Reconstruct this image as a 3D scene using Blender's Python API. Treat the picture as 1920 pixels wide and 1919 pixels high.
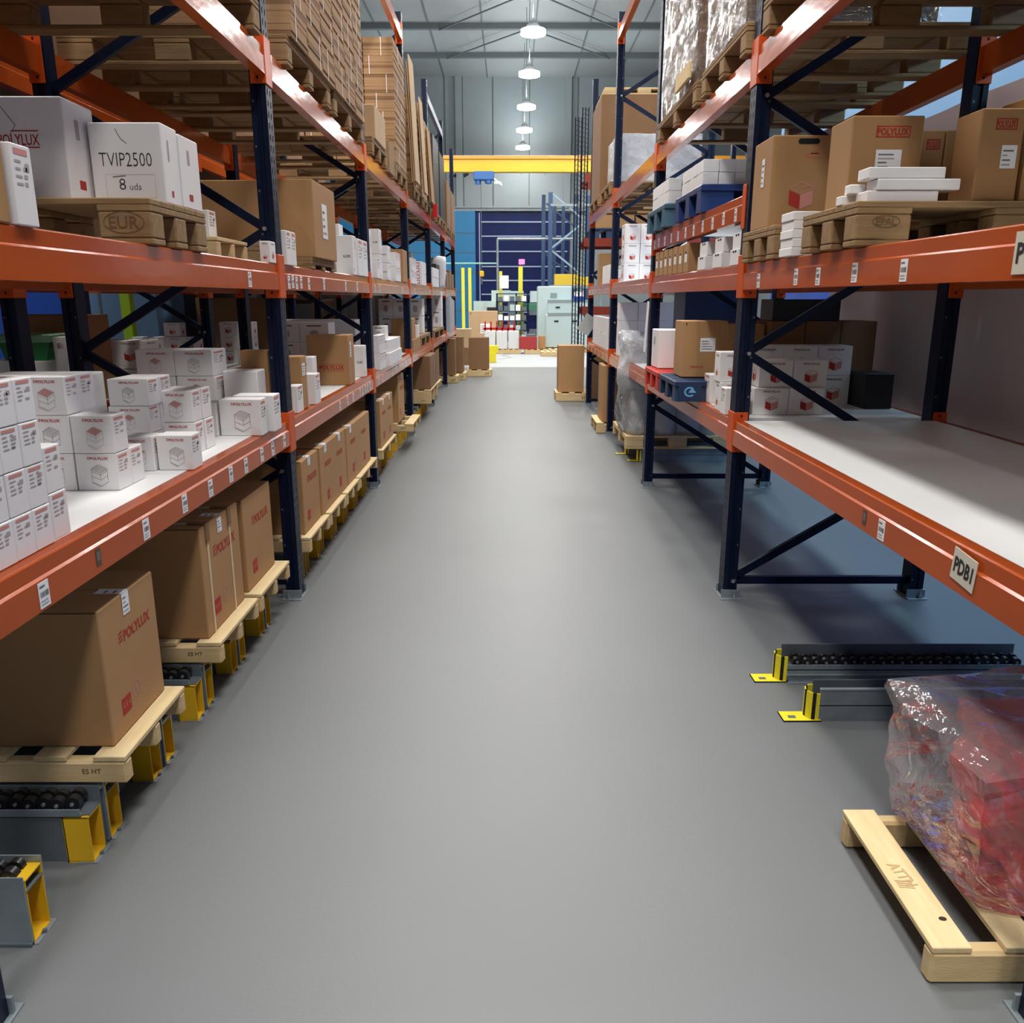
import bpy, bmesh, math, random
from mathutils import Vector, Matrix
random.seed(7)
for o in list(bpy.data.objects): bpy.data.objects.remove(o)
SC = bpy.context.scene
COL = SC.collection
R = math.radians

# ---------------------------------------------------------------- camera
cam = bpy.data.cameras.new('camera'); camo = bpy.data.objects.new('camera', cam); COL.objects.link(camo)
cam.sensor_fit = 'HORIZONTAL'; cam.sensor_width = 36; cam.lens = 36*1548/1920; cam.clip_start = 0.05; cam.clip_end = 200
camo.location = (0, 0, 1.6); camo.rotation_euler = (R(90-14.5), 0, R(-0.185))
SC.camera = camo
# ---------------------------------------------------------------- world, exposure
w = bpy.data.worlds.new('world'); SC.world = w; w.use_nodes = True
w.node_tree.nodes['Background'].inputs[0].default_value = (0.78, 0.86, 1.0, 1)
w.node_tree.nodes['Background'].inputs[1].default_value = 0.05
SC.view_settings.view_transform = 'Standard'; SC.view_settings.look = 'None'
SC.view_settings.gamma = 1; SC.view_settings.use_curve_mapping = False
SC.view_settings.exposure = 0.78
LAMP_W = 138
NEAR = [(x, y, 8.2) for y in (-4.9, -0.8, 3.3, 7.4, 11.5, 15.5) for x in (-1.35, 1.15)]
LAMPS = [(0.62, y, 8.2) for y in (19.5, 23.6, 27.7, 32.2, 36.4, 40.4)]
LAMPS_SIDE = [(x, y, 8.2) for x in (-5.4,) for y in (1, 6, 11, 17)] + [(x, y, 8.2) for x in (-4.5, 4.5) for y in (22.5, 29, 36)]+[(x, 25.5, 8.2) for x in (-2.2, 2.6)]
def area(name, loc, rot, power, color, shape='DISK', size=0.5, sizey=None):
    l = bpy.data.lights.new(name, 'AREA'); l.shape = shape; l.size = size
    if sizey: l.size_y = sizey
    l.energy = power; l.color = color
    o = bpy.data.objects.new(name, l); o.location = loc; o.rotation_euler = rot; COL.objects.link(o); return o

# ---------------------------------------------------------------- materials
MATS = {}
def mat(name, col, rough=0.6, metal=0.0, spec=0.5, noise=0.0, nscale=8.0, bump=0.0, bscale=60.0, col2=None, stretch=None, emit=None, coat=0.0):
    if name in MATS: return MATS[name]
    m = bpy.data.materials.new(name); m.use_nodes = True; MATS[name] = m
    nt = m.node_tree; N = nt.nodes; L = nt.links; b = N['Principled BSDF']
    b.inputs['Base Color'].default_value = (*col, 1); b.inputs['Roughness'].default_value = rough
    b.inputs['Metallic'].default_value = metal; b.inputs['Specular IOR Level'].default_value = spec
    b.inputs['Coat Weight'].default_value = coat
    if emit: b.inputs['Emission Color'].default_value = (*col, 1); b.inputs['Emission Strength'].default_value = emit
    if noise or bump or col2:
        tc = N.new('ShaderNodeTexCoord'); mp = N.new('ShaderNodeMapping'); L.new(tc.outputs['Object'], mp.inputs[0])
        if stretch: mp.inputs['Scale'].default_value = stretch
    if noise or col2:
        n = N.new('ShaderNodeTexNoise'); n.inputs['Scale'].default_value = nscale; n.inputs['Detail'].default_value = 5
        L.new(mp.outputs[0], n.inputs['Vector'])
        mx = N.new('ShaderNodeMix'); mx.data_type = 'RGBA'
        c2 = col2 or tuple(c*(1-noise) for c in col)
        mx.inputs[6].default_value = (*col, 1); mx.inputs[7].default_value = (*c2, 1)
        rp = N.new('ShaderNodeMapRange'); rp.inputs[1].default_value = 0.05; rp.inputs[2].default_value = 0.65
        L.new(n.outputs['Fac'], rp.inputs[0]); L.new(rp.outputs[0], mx.inputs[0]); L.new(mx.outputs[2], b.inputs['Base Color'])
    if bump:
        n2 = N.new('ShaderNodeTexNoise'); n2.inputs['Scale'].default_value = bscale; n2.inputs['Detail'].default_value = 3
        L.new(mp.outputs[0], n2.inputs['Vector'])
        bp = N.new('ShaderNodeBump'); bp.inputs['Strength'].default_value = bump; bp.inputs['Distance'].default_value = 0.01
        L.new(n2.outputs['Fac'], bp.inputs['Height']); L.new(bp.outputs[0], b.inputs['Normal'])
    return m
def film(name, white=0.16, tint=(0.9, 0.92, 0.95), rough=0.12, bump=0.8, bscale=9):
    if name in MATS: return MATS[name]
    m = bpy.data.materials.new(name); m.use_nodes = True; MATS[name] = m
    nt = m.node_tree; N = nt.nodes; L = nt.links
    for n in list(N): N.remove(n)
    out = N.new('ShaderNodeOutputMaterial'); tr = N.new('ShaderNodeBsdfTransparent'); tr.inputs[0].default_value = (0.97, 0.97, 0.98, 1)
    gl = N.new('ShaderNodeBsdfGlossy'); gl.inputs['Roughness'].default_value = rough; gl.inputs[0].default_value = (1, 1, 1, 1)
    vo = N.new('ShaderNodeTexVoronoi'); vo.feature = 'DISTANCE_TO_EDGE'; vo.inputs['Scale'].default_value = bscale*.55
    df = N.new('ShaderNodeBsdfDiffuse'); df.inputs[0].default_value = (*tint, 1)
    tc = N.new('ShaderNodeTexCoord'); no = N.new('ShaderNodeTexNoise'); no.inputs['Scale'].default_value = bscale; no.inputs['Detail'].default_value = 4; no.inputs['Distortion'].default_value = 1.5
    L.new(tc.outputs['Object'], no.inputs['Vector'])
    bp = N.new('ShaderNodeBump'); bp.inputs['Strength'].default_value = bump; bp.inputs['Distance'].default_value = 0.03
    wv = N.new('ShaderNodeVectorMath'); wv.operation = 'MULTIPLY_ADD'; wv.inputs[1].default_value = (.35, .35, .35); L.new(no.outputs['Color'], wv.inputs[0]); L.new(tc.outputs['Object'], wv.inputs[2]); L.new(wv.outputs[0], vo.inputs['Vector'])
    hm = N.new('ShaderNodeMath'); hm.operation = 'MULTIPLY_ADD'; hm.inputs[1].default_value = 1.6; L.new(vo.outputs['Distance'], hm.inputs[0]); L.new(no.outputs['Fac'], hm.inputs[2])
    L.new(hm.outputs[0], bp.inputs['Height']); L.new(bp.outputs[0], gl.inputs['Normal'])
    fr = N.new('ShaderNodeFresnel'); fr.inputs[0].default_value = 1.30; L.new(bp.outputs[0], fr.inputs['Normal'])
    ad = N.new('ShaderNodeMath'); ad.operation = 'ADD'; ad.inputs[1].default_value = 0.06; ad.use_clamp = True; L.new(fr.outputs[0], ad.inputs[0])
    m1 = N.new('ShaderNodeMixShader'); m1.inputs[0].default_value = white; L.new(tr.outputs[0], m1.inputs[1]); L.new(df.outputs[0], m1.inputs[2])
    m2 = N.new('ShaderNodeMixShader'); L.new(ad.outputs[0], m2.inputs[0]); L.new(m1.outputs[0], m2.inputs[1]); L.new(gl.outputs[0], m2.inputs[2])
    L.new(m2.outputs[0], out.inputs[0]); return m

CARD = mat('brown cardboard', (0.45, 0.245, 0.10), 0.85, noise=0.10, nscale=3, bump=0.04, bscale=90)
CARD2 = mat('dark and shaded brown cardboard', (0.24, 0.125, 0.055), 0.88, noise=0.12, nscale=3)  # darker copy of brown cardboard, shade put into the colour for shaded cartons
CARDL = mat('pale cardboard', (0.60, 0.40, 0.22), 0.85, noise=0.15, nscale=4)
CORR = mat('corrugated edge', (0.50, 0.30, 0.15), 0.9, col2=(0.33, 0.19, 0.09), nscale=1.0, stretch=(1.2, 1.2, 90))
WHITE = mat('white cardboard', (0.85, 0.825, 0.81), 0.8, noise=0.05, nscale=4)
REDINK = mat('red ink', (0.42, 0.025, 0.015), 0.8)
PINKINK = mat('worn red ink', (0.62, 0.26, 0.22), 0.8)
INK = mat('grey ink', (0.16, 0.14, 0.14), 0.8)
LINE = mat('thin grey ink', (0.42, 0.36, 0.35), 0.8)
BLACK = mat('black marker', (0.015, 0.015, 0.015), 0.7)
PAPER = mat('white paper', (0.86, 0.86, 0.86), 0.6)
TAPE = mat('packing tape', (0.44, 0.27, 0.14), 0.3)
ORANGE = mat('orange rack paint', (0.52, 0.092, 0.016), 0.16, spec=.22, noise=0.18, nscale=6, bump=0.06, bscale=25, stretch=(1, .35, 1))
ORANGE2 = mat('orange connector paint', (0.62, 0.085, 0.010), 0.4, spec=.3)
NAVY = mat('navy rack paint', (0.005, 0.013, 0.046), 0.42, spec=.22, noise=0.5, nscale=30)
NAVYB = mat('blue grey rack paint', (0.03, 0.07, 0.15), 0.4)
HOLE = mat('slot dark', (0.004, 0.004, 0.006), 0.9)
LIPS_LIGHT = mat('bare steel slot edge and hole light', (0.16, 0.17, 0.20), 0.4, metal=0.6)
BOARD = mat('white melamine', (0.88, 0.875, 0.86), 0.35, noise=0.04, nscale=3)
WOOD = mat('new pallet wood', (0.74, 0.57, 0.31), 0.75, col2=(0.60, 0.42, 0.20), nscale=5, stretch=(1, 1, 6), bump=0.15, bscale=40)
WOODY = mat('new pallet wood long', (0.78, 0.63, 0.36), 0.75, col2=(0.66, 0.49, 0.25), nscale=6, stretch=(7, 0.8, 7), bump=0.15, bscale=30)
WOODX = mat('old pallet wood', (0.40, 0.25, 0.105), 0.8, col2=(0.24, 0.14, 0.06), nscale=6, stretch=(0.8, 7, 7), bump=0.2, bscale=30)
STEEL = mat('galvanised steel', (0.36, 0.42, 0.45), 0.42, metal=0.4, noise=0.3, nscale=12)
STEELD = mat('dull grey steel', (0.16, 0.19, 0.21), 0.5, metal=0.3, noise=0.2, nscale=8)
YEL = mat('yellow paint', (0.80, 0.47, 0.015), 0.4, noise=0.08, nscale=10)
YELB = mat('bright yellow paint', (0.80, 0.68, 0.02), 0.4)
RUB = mat('black roller plastic', (0.012, 0.012, 0.013), 0.35)
BOLT = mat('bolt steel', (0.55, 0.55, 0.55), 0.3, metal=0.9)
PBLUE = mat('blue pallet plastic', (0.012, 0.045, 0.20), 0.4, noise=0.3, nscale=9)
PBLUE2 = mat('steel blue pallet plastic', (0.05, 0.14, 0.22), 0.5, noise=0.3, nscale=9)
PDBLUE = mat('dark blue pallet plastic', (0.008, 0.03, 0.085), 0.4)
PRED = mat('red pallet plastic', (0.55, 0.03, 0.02), 0.35)
EMB = mat('light blue emblem', (0.12, 0.38, 0.68), 0.5)
FILM = film('clear stretch film', white=.07)
FILMW = film('milky stretch film', white=0.40, rough=0.15, bump=1.0, bscale=14)
BLACKF = mat('black goods', (0.012, 0.013, 0.016), 0.5)
REDP = mat('red plastic', (0.50, 0.008, 0.008), 0.3)
TARP = mat('white tarpaulin', (0.66, 0.61, 0.62), 0.7, noise=0.08, nscale=2, bump=0.3, bscale=3)

# ---------------------------------------------------------------- mesh building
class Frame:
    def __init__(s, o, u, v): s.o, s.u, s.v = Vector(o), Vector(u), Vector(v)
    def p(s, a, b, n=0.0): return s.o + s.u*a + s.v*b + s.u.cross(s.v)*n
TXT = {}
def text_geo(body, weight=0.02):
    k = (body, weight)
    if k in TXT: return TXT[k]
    c = bpy.data.curves.new('t', 'FONT'); c.body = body; c.size = 1; c.offset = weight; c.resolution_u = 2
    o = bpy.data.objects.new('t', c); COL.objects.link(o)
    me = bpy.data.meshes.new_from_object(o.evaluated_get(bpy.context.evaluated_depsgraph_get()))
    vs = [v.co.xy.copy() for v in me.vertices]; fs = [tuple(p.vertices) for p in me.polygons]
    x0 = min(v.x for v in vs); x1 = max(v.x for v in vs); y0 = min(v.y for v in vs); y1 = max(v.y for v in vs)
    vs = [((v.x-x0)/(x1-x0), (v.y-y0)/(y1-y0)) for v in vs]
    bpy.data.objects.remove(o); bpy.data.curves.remove(c); bpy.data.meshes.remove(me)
    TXT[k] = (vs, fs, (x1-x0)/(y1-y0)); return TXT[k]
class MB:
    def __init__(s): s.v = []; s.f = []; s.m = []; s.mats = []; s.sm = []
    def mi(s, m):
        if m not in s.mats: s.mats.append(m)
        return s.mats.index(m)
    def add(s, vs, fs, m, smooth=False):
        b = len(s.v); s.v += [tuple(v) for v in vs]; i = s.mi(m)
        for f in fs: s.f.append(tuple(b+k for k in f)); s.m.append(i); s.sm.append(smooth)
    def box(s, x0, x1, y0, y1, z0, z1, m, c=0.0):
        if x0 > x1: x0, x1 = x1, x0
        if y0 > y1: y0, y1 = y1, y0
        if c <= 0:
            vs = [(x, y, z) for z in (z0, z1) for y in (y0, y1) for x in (x0, x1)]
            s.add(vs, [(0, 2, 3, 1), (4, 5, 7, 6), (0, 1, 5, 4), (2, 6, 7, 3), (0, 4, 6, 2), (1, 3, 7, 5)], m); return
        c = min(c, (x1-x0)*.4, (y1-y0)*.4, (z1-z0)*.4)
        X = (x0, x1); Y = (y0, y1); Z = (z0, z1); vs = []; idx = {}
        for i in (0, 1):
            for j in (0, 1):
                for k in (0, 1):
                    sx, sy, sz = (1, -1)[i]*c, (1, -1)[j]*c, (1, -1)[k]*c
                    for a, d in enumerate(((0, sy, sz), (sx, 0, sz), (sx, sy, 0))):
                        idx[i, j, k, a] = len(vs); vs.append((X[i]+d[0], Y[j]+d[1], Z[k]+d[2]))
        F = []
        I = lambda *q: idx[q]
        for i in (0, 1): F.append([I(i, 0, 0, 0), I(i, 1, 0, 0), I(i, 1, 1, 0), I(i, 0, 1, 0)])
        for j in (0, 1): F.append([I(0, j, 0, 1), I(1, j, 0, 1), I(1, j, 1, 1), I(0, j, 1, 1)])
        for k in (0, 1): F.append([I(0, 0, k, 2), I(1, 0, k, 2), I(1, 1, k, 2), I(0, 1, k, 2)])
        for i in (0, 1):
            for j in (0, 1): F.append([I(i, j, 0, 0), I(i, j, 1, 0), I(i, j, 1, 1), I(i, j, 0, 1)])
            for k in (0, 1): F.append([I(i, 0, k, 0), I(i, 1, k, 0), I(i, 1, k, 2), I(i, 0, k, 2)])
        for j in (0, 1):
            for k in (0, 1): F.append([I(0, j, k, 1), I(1, j, k, 1), I(1, j, k, 2), I(0, j, k, 2)])
        for i in (0, 1):
            for j in (0, 1):
                for k in (0, 1): F.append([I(i, j, k, 0), I(i, j, k, 1), I(i, j, k, 2)])
        cen = Vector(((x0+x1)/2, (y0+y1)/2, (z0+z1)/2)); out = []
        for f in F:
            a, b, d = (Vector(vs[q]) for q in f[:3]); n = (b-a).cross(d-a)
            out.append(f if n.dot(a-cen) > 0 else f[::-1])
        s.add(vs, out, m)
    def prism(s, pts, lo, hi, axis, m):
        """extrude a 2-D outline; axis 'y': pts are (x,z); 'z': (x,y); 'x': (y,z)"""
        P = {'y': lambda a, b, t: (a, t, b), 'z': lambda a, b, t: (a, b, t), 'x': lambda a, b, t: (t, a, b)}[axis]
        n = len(pts); vs = [P(a, b, lo) for a, b in pts]+[P(a, b, hi) for a, b in pts]
        fs = [(i, (i+1) % n, n+(i+1) % n, n+i) for i in range(n)]+[tuple(range(n))[::-1], tuple(range(n, 2*n))]
        s.add(vs, fs, m)
    def bar(s, a, b, w, t, m, up=(0, 0, 1)):
        a, b = Vector(a), Vector(b); d = (b-a).normalized(); u = Vector(up)
        sd = d.cross(u)
        if sd.length < 1e-4: sd = d.cross(Vector((1, 0, 0)))
        sd.normalize(); u = sd.cross(d); vs = []
        for p in (a, b):
            for q, r in ((-1, -1), (1, -1), (1, 1), (-1, 1)): vs.append(p+sd*q*w/2+u*r*t/2)
        s.add(vs, [(0, 1, 2, 3), (7, 6, 5, 4), (0, 4, 5, 1), (1, 5, 6, 2), (2, 6, 7, 3), (3, 7, 4, 0)], m)
    def cyl(s, a, b, r, m, n=12, r2=None, smooth=True):
        a, b = Vector(a), Vector(b); d = (b-a).normalized(); u = d.orthogonal().normalized(); v = d.cross(u); r2 = r if r2 is None else r2
        vs = [a+(u*math.cos(t)+v*math.sin(t))*r for t in (i*2*math.pi/n for i in range(n))]+[b+(u*math.cos(t)+v*math.sin(t))*r2 for t in (i*2*math.pi/n for i in range(n))]
        s.add(vs, [(i, (i+1) % n, n+(i+1) % n, n+i) for i in range(n)], m, smooth)
        s.add(vs, [tuple(range(n))[::-1], tuple(range(n, 2*n))], m)
    def poly(s, fr, pts, m, n=0.0008):
        s.add([fr.p(a, b, n) for a, b in pts], [tuple(range(len(pts)))], m)
    def rect(s, fr, a, b, w_, h, m, n=0.0008): s.poly(fr, [(a, b), (a+w_, b), (a+w_, b+h), (a, b+h)], m, n)
    def line(s, fr, a, b, t, m, n=0.0008):
        a, b = Vector(a), Vector(b); d = (b-a).normalized(); q = Vector((-d.y, d.x))*t/2
        s.poly(fr, [a-q, b-q, b+q, a+q], m, n)
    def text(s, fr, body, a, b, h, m, w_=None, weight=0.02, n=0.0009, rot=0):
        vs, fs, asp = text_geo(body, weight); w_ = w_ or h*asp; cr, sr = math.cos(rot), math.sin(rot)
        s.add([fr.p(a+x*w_*cr-y*h*sr, b+x*w_*sr+y*h*cr, n) for x, y in vs], fs, m)
    def grid(s, fn, nu, nv, m, smooth=True, closed=False):
        vs = [fn(i/nu, j/nv) for j in range(nv+1) for i in range(nu+1)]
        s.add(vs, [(j*(nu+1)+i, j*(nu+1)+i+1, (j+1)*(nu+1)+i+1, (j+1)*(nu+1)+i) for j in range(nv) for i in range(nu)], m, smooth)
    def mesh(s, name):
        me = bpy.data.meshes.new(name); me.from_pydata([tuple(v) for v in s.v], [], s.f)
        for m in s.mats: me.materials.append(m)
        me.polygons.foreach_set('material_index', s.m); me.polygons.foreach_set('use_smooth', s.sm); me.update(); return me
    def build(s, name, parent=None, loc=(0, 0, 0), rz=0): return link(name, s.mesh(name), parent, loc, rz)
def link(name, me, parent=None, loc=(0, 0, 0), rz=0):
    o = bpy.data.objects.new(name, me); COL.objects.link(o); o.location = loc; o.rotation_euler = (0, 0, rz)
    if parent: o.parent = parent
    return o
LABELS = {}
def tag(o, label, cat, group=None, kind=None):
    n = len(label.split())
    if not 4 <= n <= 16: print('LABELLEN', n, label)
    if label in LABELS: print('LABELDUP', label)
    LABELS[label] = 1
    o['label'] = label; o['category'] = cat
    if group: o['group'] = group
    if kind: o['kind'] = kind
    return o
def thing(name, label, cat, loc=(0, 0, 0), rz=0, group=None):
    o = bpy.data.objects.new(name, None); COL.objects.link(o); o.location = loc; o.rotation_euler = (0, 0, rz); o.empty_display_size = 0.1
    return tag(o, label, cat, group)
def struct(name, mb, label=None):
    o = mb.build(name); o['kind'] = 'structure'
    if label: o['label'] = label
    return o

# ---------------------------------------------------------------- the hall
FLOOR = mat('grey floor paint', (0.158, 0.164, 0.164), 0.45, spec=0.35, noise=0.10, nscale=0.9, bump=0.05, bscale=120)
CONC = mat('pale concrete', (0.42, 0.44, 0.45), 0.6, noise=0.12, nscale=2)
WALLM = mat('pale grey wall panels', (0.30, 0.345, 0.36), 0.6, noise=0.06, nscale=0.6)
SEAM = mat('panel seam', (0.12, 0.14, 0.15), 0.7)
CEILM = mat('grey ceiling panels', (0.30, 0.325, 0.33), 0.6, noise=0.12, nscale=0.5)
LBLUE = mat('light blue wall paint', (0.02, 0.20, 0.42), 0.5)
VBLUE = mat('vivid blue wall paint', (0.010, 0.055, 0.33), 0.5)
DOORB = mat('navy door curtain', (0.007, 0.017, 0.105), 0.4, spec=.2, noise=0.3, nscale=2, bump=0.3, bscale=6)
DOORR = mat('door rib', (0.35, 0.42, 0.60), 0.4)
b = MB(); b.box(-10, 5.5, -6, 20, -0.1, 0, FLOOR); struct('floor', b)
b = MB(); b.box(-10, 12, 20, 42.3, -0.1, -0.001, CONC)
for a, c in (((-.3, 22.5), (.05, 23.3)), ((.05, 23.3), (-.2, 24.2)), ((-.2, 24.2), (.1, 25.0))): b.bar((a[0], a[1], 0.0005), (c[0], c[1], 0.0005), .03, .002, SEAM)
struct('floor_far', b)['kind'] = 'structure'
b = MB(); b.box(-10, 12, -6, 42.3, 11.5, 11.7, CEILM)
for y in (38.1, 34.3, 30.5, 26.7, 22.9, 19.1, 15.3, 11.5, 7.7, 3.9): b.box(-10, 12, y-.10, y+.10, 11.3, 11.5, SEAM)
for x in range(-9, 12, 2): b.box(x-.025, x+.025, -6, 42, 11.47, 11.5, SEAM)
for k in range(9):
    y = 38.1-3.8*k; b.bar((-2.6, y, 11.28), (.6, y-3.8, 11.28), .05, .04, SEAM); b.bar((4.2, y, 11.28), (.9, y-3.8, 11.28), .05, .04, SEAM)
struct('ceiling', b)
b = MB(); b.box(-10, 12, 42, 42.3, 0, 11.5, WALLM)
for x in (-7.2, -5.1, -3.0, -0.75, 0.95, 3.2, 5.3, 7.4): b.box(x-.02, x+.02, 41.97, 42, 5.9, 11.5, SEAM)
for x in (-2.35, 2.75): b.box(x-.16, x+.16, 41.85, 42, 0, 11.5, WALLM); b.box(x+.17, x+.20, 41.93, 42, 0, 11.5, SEAM)
b.box(-10, 12, 41.7, 42, 5.62, 5.75, STEEL); b.box(-10, 12, 41.6, 41.95, 5.75, 5.82, WALLM)
fr = Frame((0, 41.99, 0), (1, 0, 0), (0, 0, 1))
b.text(fr, '20', -2.85, 7.15, .75, BLACK, w_=.98, weight=.03); b.text(fr, '18', 3.72, 7.15, .75, BLACK, w_=.75, weight=.03)
struct('wall_back', b)
b = MB(); b.box(-9.9, -1.62, 41.5, 41.95, 0, 5.6, LBLUE)
for z in (1, 1.9, 2.8, 3.7, 4.6): b.box(-9.9, -1.62, 41.49, 41.5, z, z+.03, SEAM)
struct('trim_1', b)
b = MB(); b.box(-1.6, 2.9, 41.75, 41.94, 0, 5.55, DOORB)
for z in (.9, 1.75, 2.4, 3.05, 3.75, 4.45, 5.1): b.box(-1.35, 2.8, 41.70, 41.75, z, z+.06, DOORR)
b.box(-1.62, -1.45, 41.6, 41.75, 0, 5.55, DOORB); b.box(-1.45, -1.40, 41.62, 41.75, 0, 5.55, DOORR)
struct('door_1', b)
b = MB(); b.box(-10, -9.8, -6, 42, 0, 11.5, mat('dark side wall', (.06, .075, .09), .6)); struct('wall_left', b)
b = MB(); b.box(4.9, 5.1, -6, 16, 0, 3.3, VBLUE); b.box(4.88, 5.1, -6, 16, 3.3, 11.5, mat('mid blue wall paint', (0.06, 0.19, 0.36), 0.5)); struct('wall_right', b)
b = MB()
for x in (12,): b.box(x, x+.2, 16, 42, 0, 11.5, WALLM)
struct('wall_side', b)

# high-bay lamps along the aisle
LENS = mat('lamp lens', (1.0, 0.97, 0.93), 0.4, emit=60)
HOUS = mat('lamp housing', (0.35, 0.36, 0.37), 0.4, metal=0.6)
hb = MB(); hb.cyl((0, 0, .06), (0, 0, .26), .25, HOUS, 20, r2=.09); hb.cyl((0, 0, .30), (0, 0, 3.2), .012, HOUS, 6)
ln = MB(); ln.cyl((0, 0, -.04), (0, 0, .06), .32, LENS, 20)
HM, LM = hb.mesh('housing'), ln.mesh('lens')
ORD = ['first', 'second', 'third', 'fourth', 'fifth', 'sixth', 'seventh', 'eighth', 'ninth', 'tenth', 'eleventh', 'twelfth', 'thirteenth', 'fourteenth']
seen = [l for l in LAMPS if l[1] > 20]
for (x, y, z) in LAMPS+LAMPS_SIDE+NEAR:
    if x == .62 and y > 20:
        k = seen.index((x, y, z)); t = thing('ceiling_lamp', 'round high bay lamp glowing over the aisle, '+ORD[k]+' from the top of the picture', 'lamp', (x, y, z), group='high bay lamps over the aisle')
        link('lamp_housing', HM, t); link('lamp_lens', LM, t)
    area('high_bay_light', (x, y, z), (0, 0, 0), LAMP_W*(1.3 if x == .62 else (0.85 if -2 < x < 2 else (.35 if x < 0 and y < 20 else .95))), (1.0, 0.98, 0.955), size=1.1 if -2 < x < 0 or x == 1.15 else .5)
    area('added_ceiling_fill', (x, y, z+.35), (math.pi, 0, 0), LAMP_W*(.14 if y < 18 else .20), (0.85, 0.96, 1.0), size=.4)  # upward fill added to brighten the ceiling in place of bounced light
# cool fill lights added in the unseen next aisle right of the racks
area('added_cool_fill', (3.9, 4.6, 3.43), (0, R(18), 0), 62, (0.42, 0.76, 1.0), 'RECTANGLE', .3, 5.0)
area('added_cool_fill', (3.9, 9.5, 3.43), (0, R(18), 0), 30, (0.6, 0.84, 1.0), 'RECTANGLE', .3, 4.0)
# ---------------------------------------------------------------- pallet racks
FY = [1.50, 4.33, 7.08, 9.87, 12.65, 15.43, 18.2]
LX, RX = -1.150, 1.172      # aisle faces of the uprights
def side(s): return (1, RX) if s == 'R' else (-1, LX)
def xo(s, u): sg, X = side(s); return X+sg*u      # u = depth away from the aisle
PROF = [(0, -.05), (.026, -.05), (.031, -.041), (.046, -.041), (.051, -.05), (.075, -.05), (.075, .05), (.051, .05), (.046, .041), (.031, .041), (.026, .05), (0, .05)]
PM = {}
def post_mesh(sg, H, slots):
    k = (sg, H, slots)
    if k in PM: return PM[k]
    b = MB(); pts = [(sg*u, v) for u, v in PROF]
    if sg < 0: pts = pts[::-1]
    b.prism(pts, 0.006, H, 'z', NAVY)
    fr = Frame((0, -.05, 0), (0, 1, 0), (0, 0, 1)) if sg < 0 else Frame((0, .05, 0), (0, -1, 0), (0, 0, 1))
    n = int(H/.05)
    if slots:
        for i in range(2, n):
            z = i*.05
            for a in (.028, .072):
                b.poly(fr, [(a-.008, z-.011), (a+.006, z-.014), (a+.009, z+.012), (a-.005, z+.015)], HOLE)
                b.poly(fr, [(a+.006, z-.014), (a+.010, z-.014), (a+.013, z+.012), (a+.009, z+.012)], LIPS_LIGHT)
    fs = Frame((0, -.05, 0), (1, 0, 0), (0, 0, 1))
    for i in range(2, n, 2): b.rect(fs, sg*.064-.004, i*.05, .008, .010, LIPS_LIGHT if i % 4 else HOLE)  # grey dots paint the light seen through the side holes
    PM[k] = b.mesh('post'); return PM[k]
b = MB(); b.box(-.055, .055, -.085, .085, 0, .006, STEEL, .001)
b.box(-.05, .05, .052, .060, .006, .05, STEEL); b.box(-.05, .05, -.060, -.052, .006, .05, STEEL)
PLATE = b.mesh('base_plate')
b = MB(); b.cyl((0, 0, 0), (0, 0, .018), .012, BOLT, 6, smooth=False); b.cyl((0, 0, .018), (0, 0, .032), .006, BOLT, 8)
ANCH = b.mesh('anchor_bolt')
b = MB(); b.cyl((0, 0, 0), (0, -.012, 0), .011, BOLT, 6, smooth=False); BLT = b.mesh('bolt')
def upright_frame(root, s, y, kind, H=4.55, depth=1.1, off=0.0, slots=True):
    sg, X = side(s); X += sg*off
    f = bpy.data.objects.new('upright_frame', None); COL.objects.link(f); f.parent = root; f.location = (X, y, 0); f.empty_display_size = .1
    link('post', post_mesh(sg, H, slots), f)
    r = link('post', post_mesh(-sg, H, False), f, (sg*depth, 0, 0))
    for u in (.04, depth-.04):
        link('base_plate', PLATE, f, (sg*u, 0, 0))
        if y < 11:
            for dy in (-.07, .07): link('anchor_bolt', ANCH, f, (sg*u+.02*sg, dy, .006))
    fn, rn = ((1.325, 2.53, 3.73), (.72, 1.95, 3.15, 4.35)) if kind == 'A' else ((.715, 1.93, 3.13, 4.33), (1.335, 2.55, 3.75))
    pts = sorted([(z, .05) for z in fn]+[(z, depth-.05) for z in rn])
    pts = [(.10, .05 if pts[0][1] > .5 else depth-.05)]+pts
    for (za, ua), (zb, ub) in zip(pts, pts[1:]):
        b = MB(); b.bar((sg*ua, 0, za), (sg*ub, 0, zb), .028, .042, NAVY, up=(0, 1, 0) if False else (0, 0, 1)); b.build('brace', f)
        if ua < .5: link('bolt', BLT, f, (sg*ua, -.05, za))
    for z in (.09,):
        b = MB(); b.box(sg*.05, sg*(depth-.05), -.014, .014, z-.021, z+.021, NAVY); b.build('brace', f)
    return f
def beam_mesh(sg, L, m, h=.125):
    b = MB(); p = [(0, -h), (0, -.048), (.007, -.042), (.007, -.004), (.010, 0), (.052, 0), (.052, -h)]
    p = [(sg*u, z) for u, z in p]
    if sg < 0: p = p[::-1]
    b.prism(p[::-1] if True else p, 0, L, 'y', m)
    return b.mesh('beam')
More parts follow.
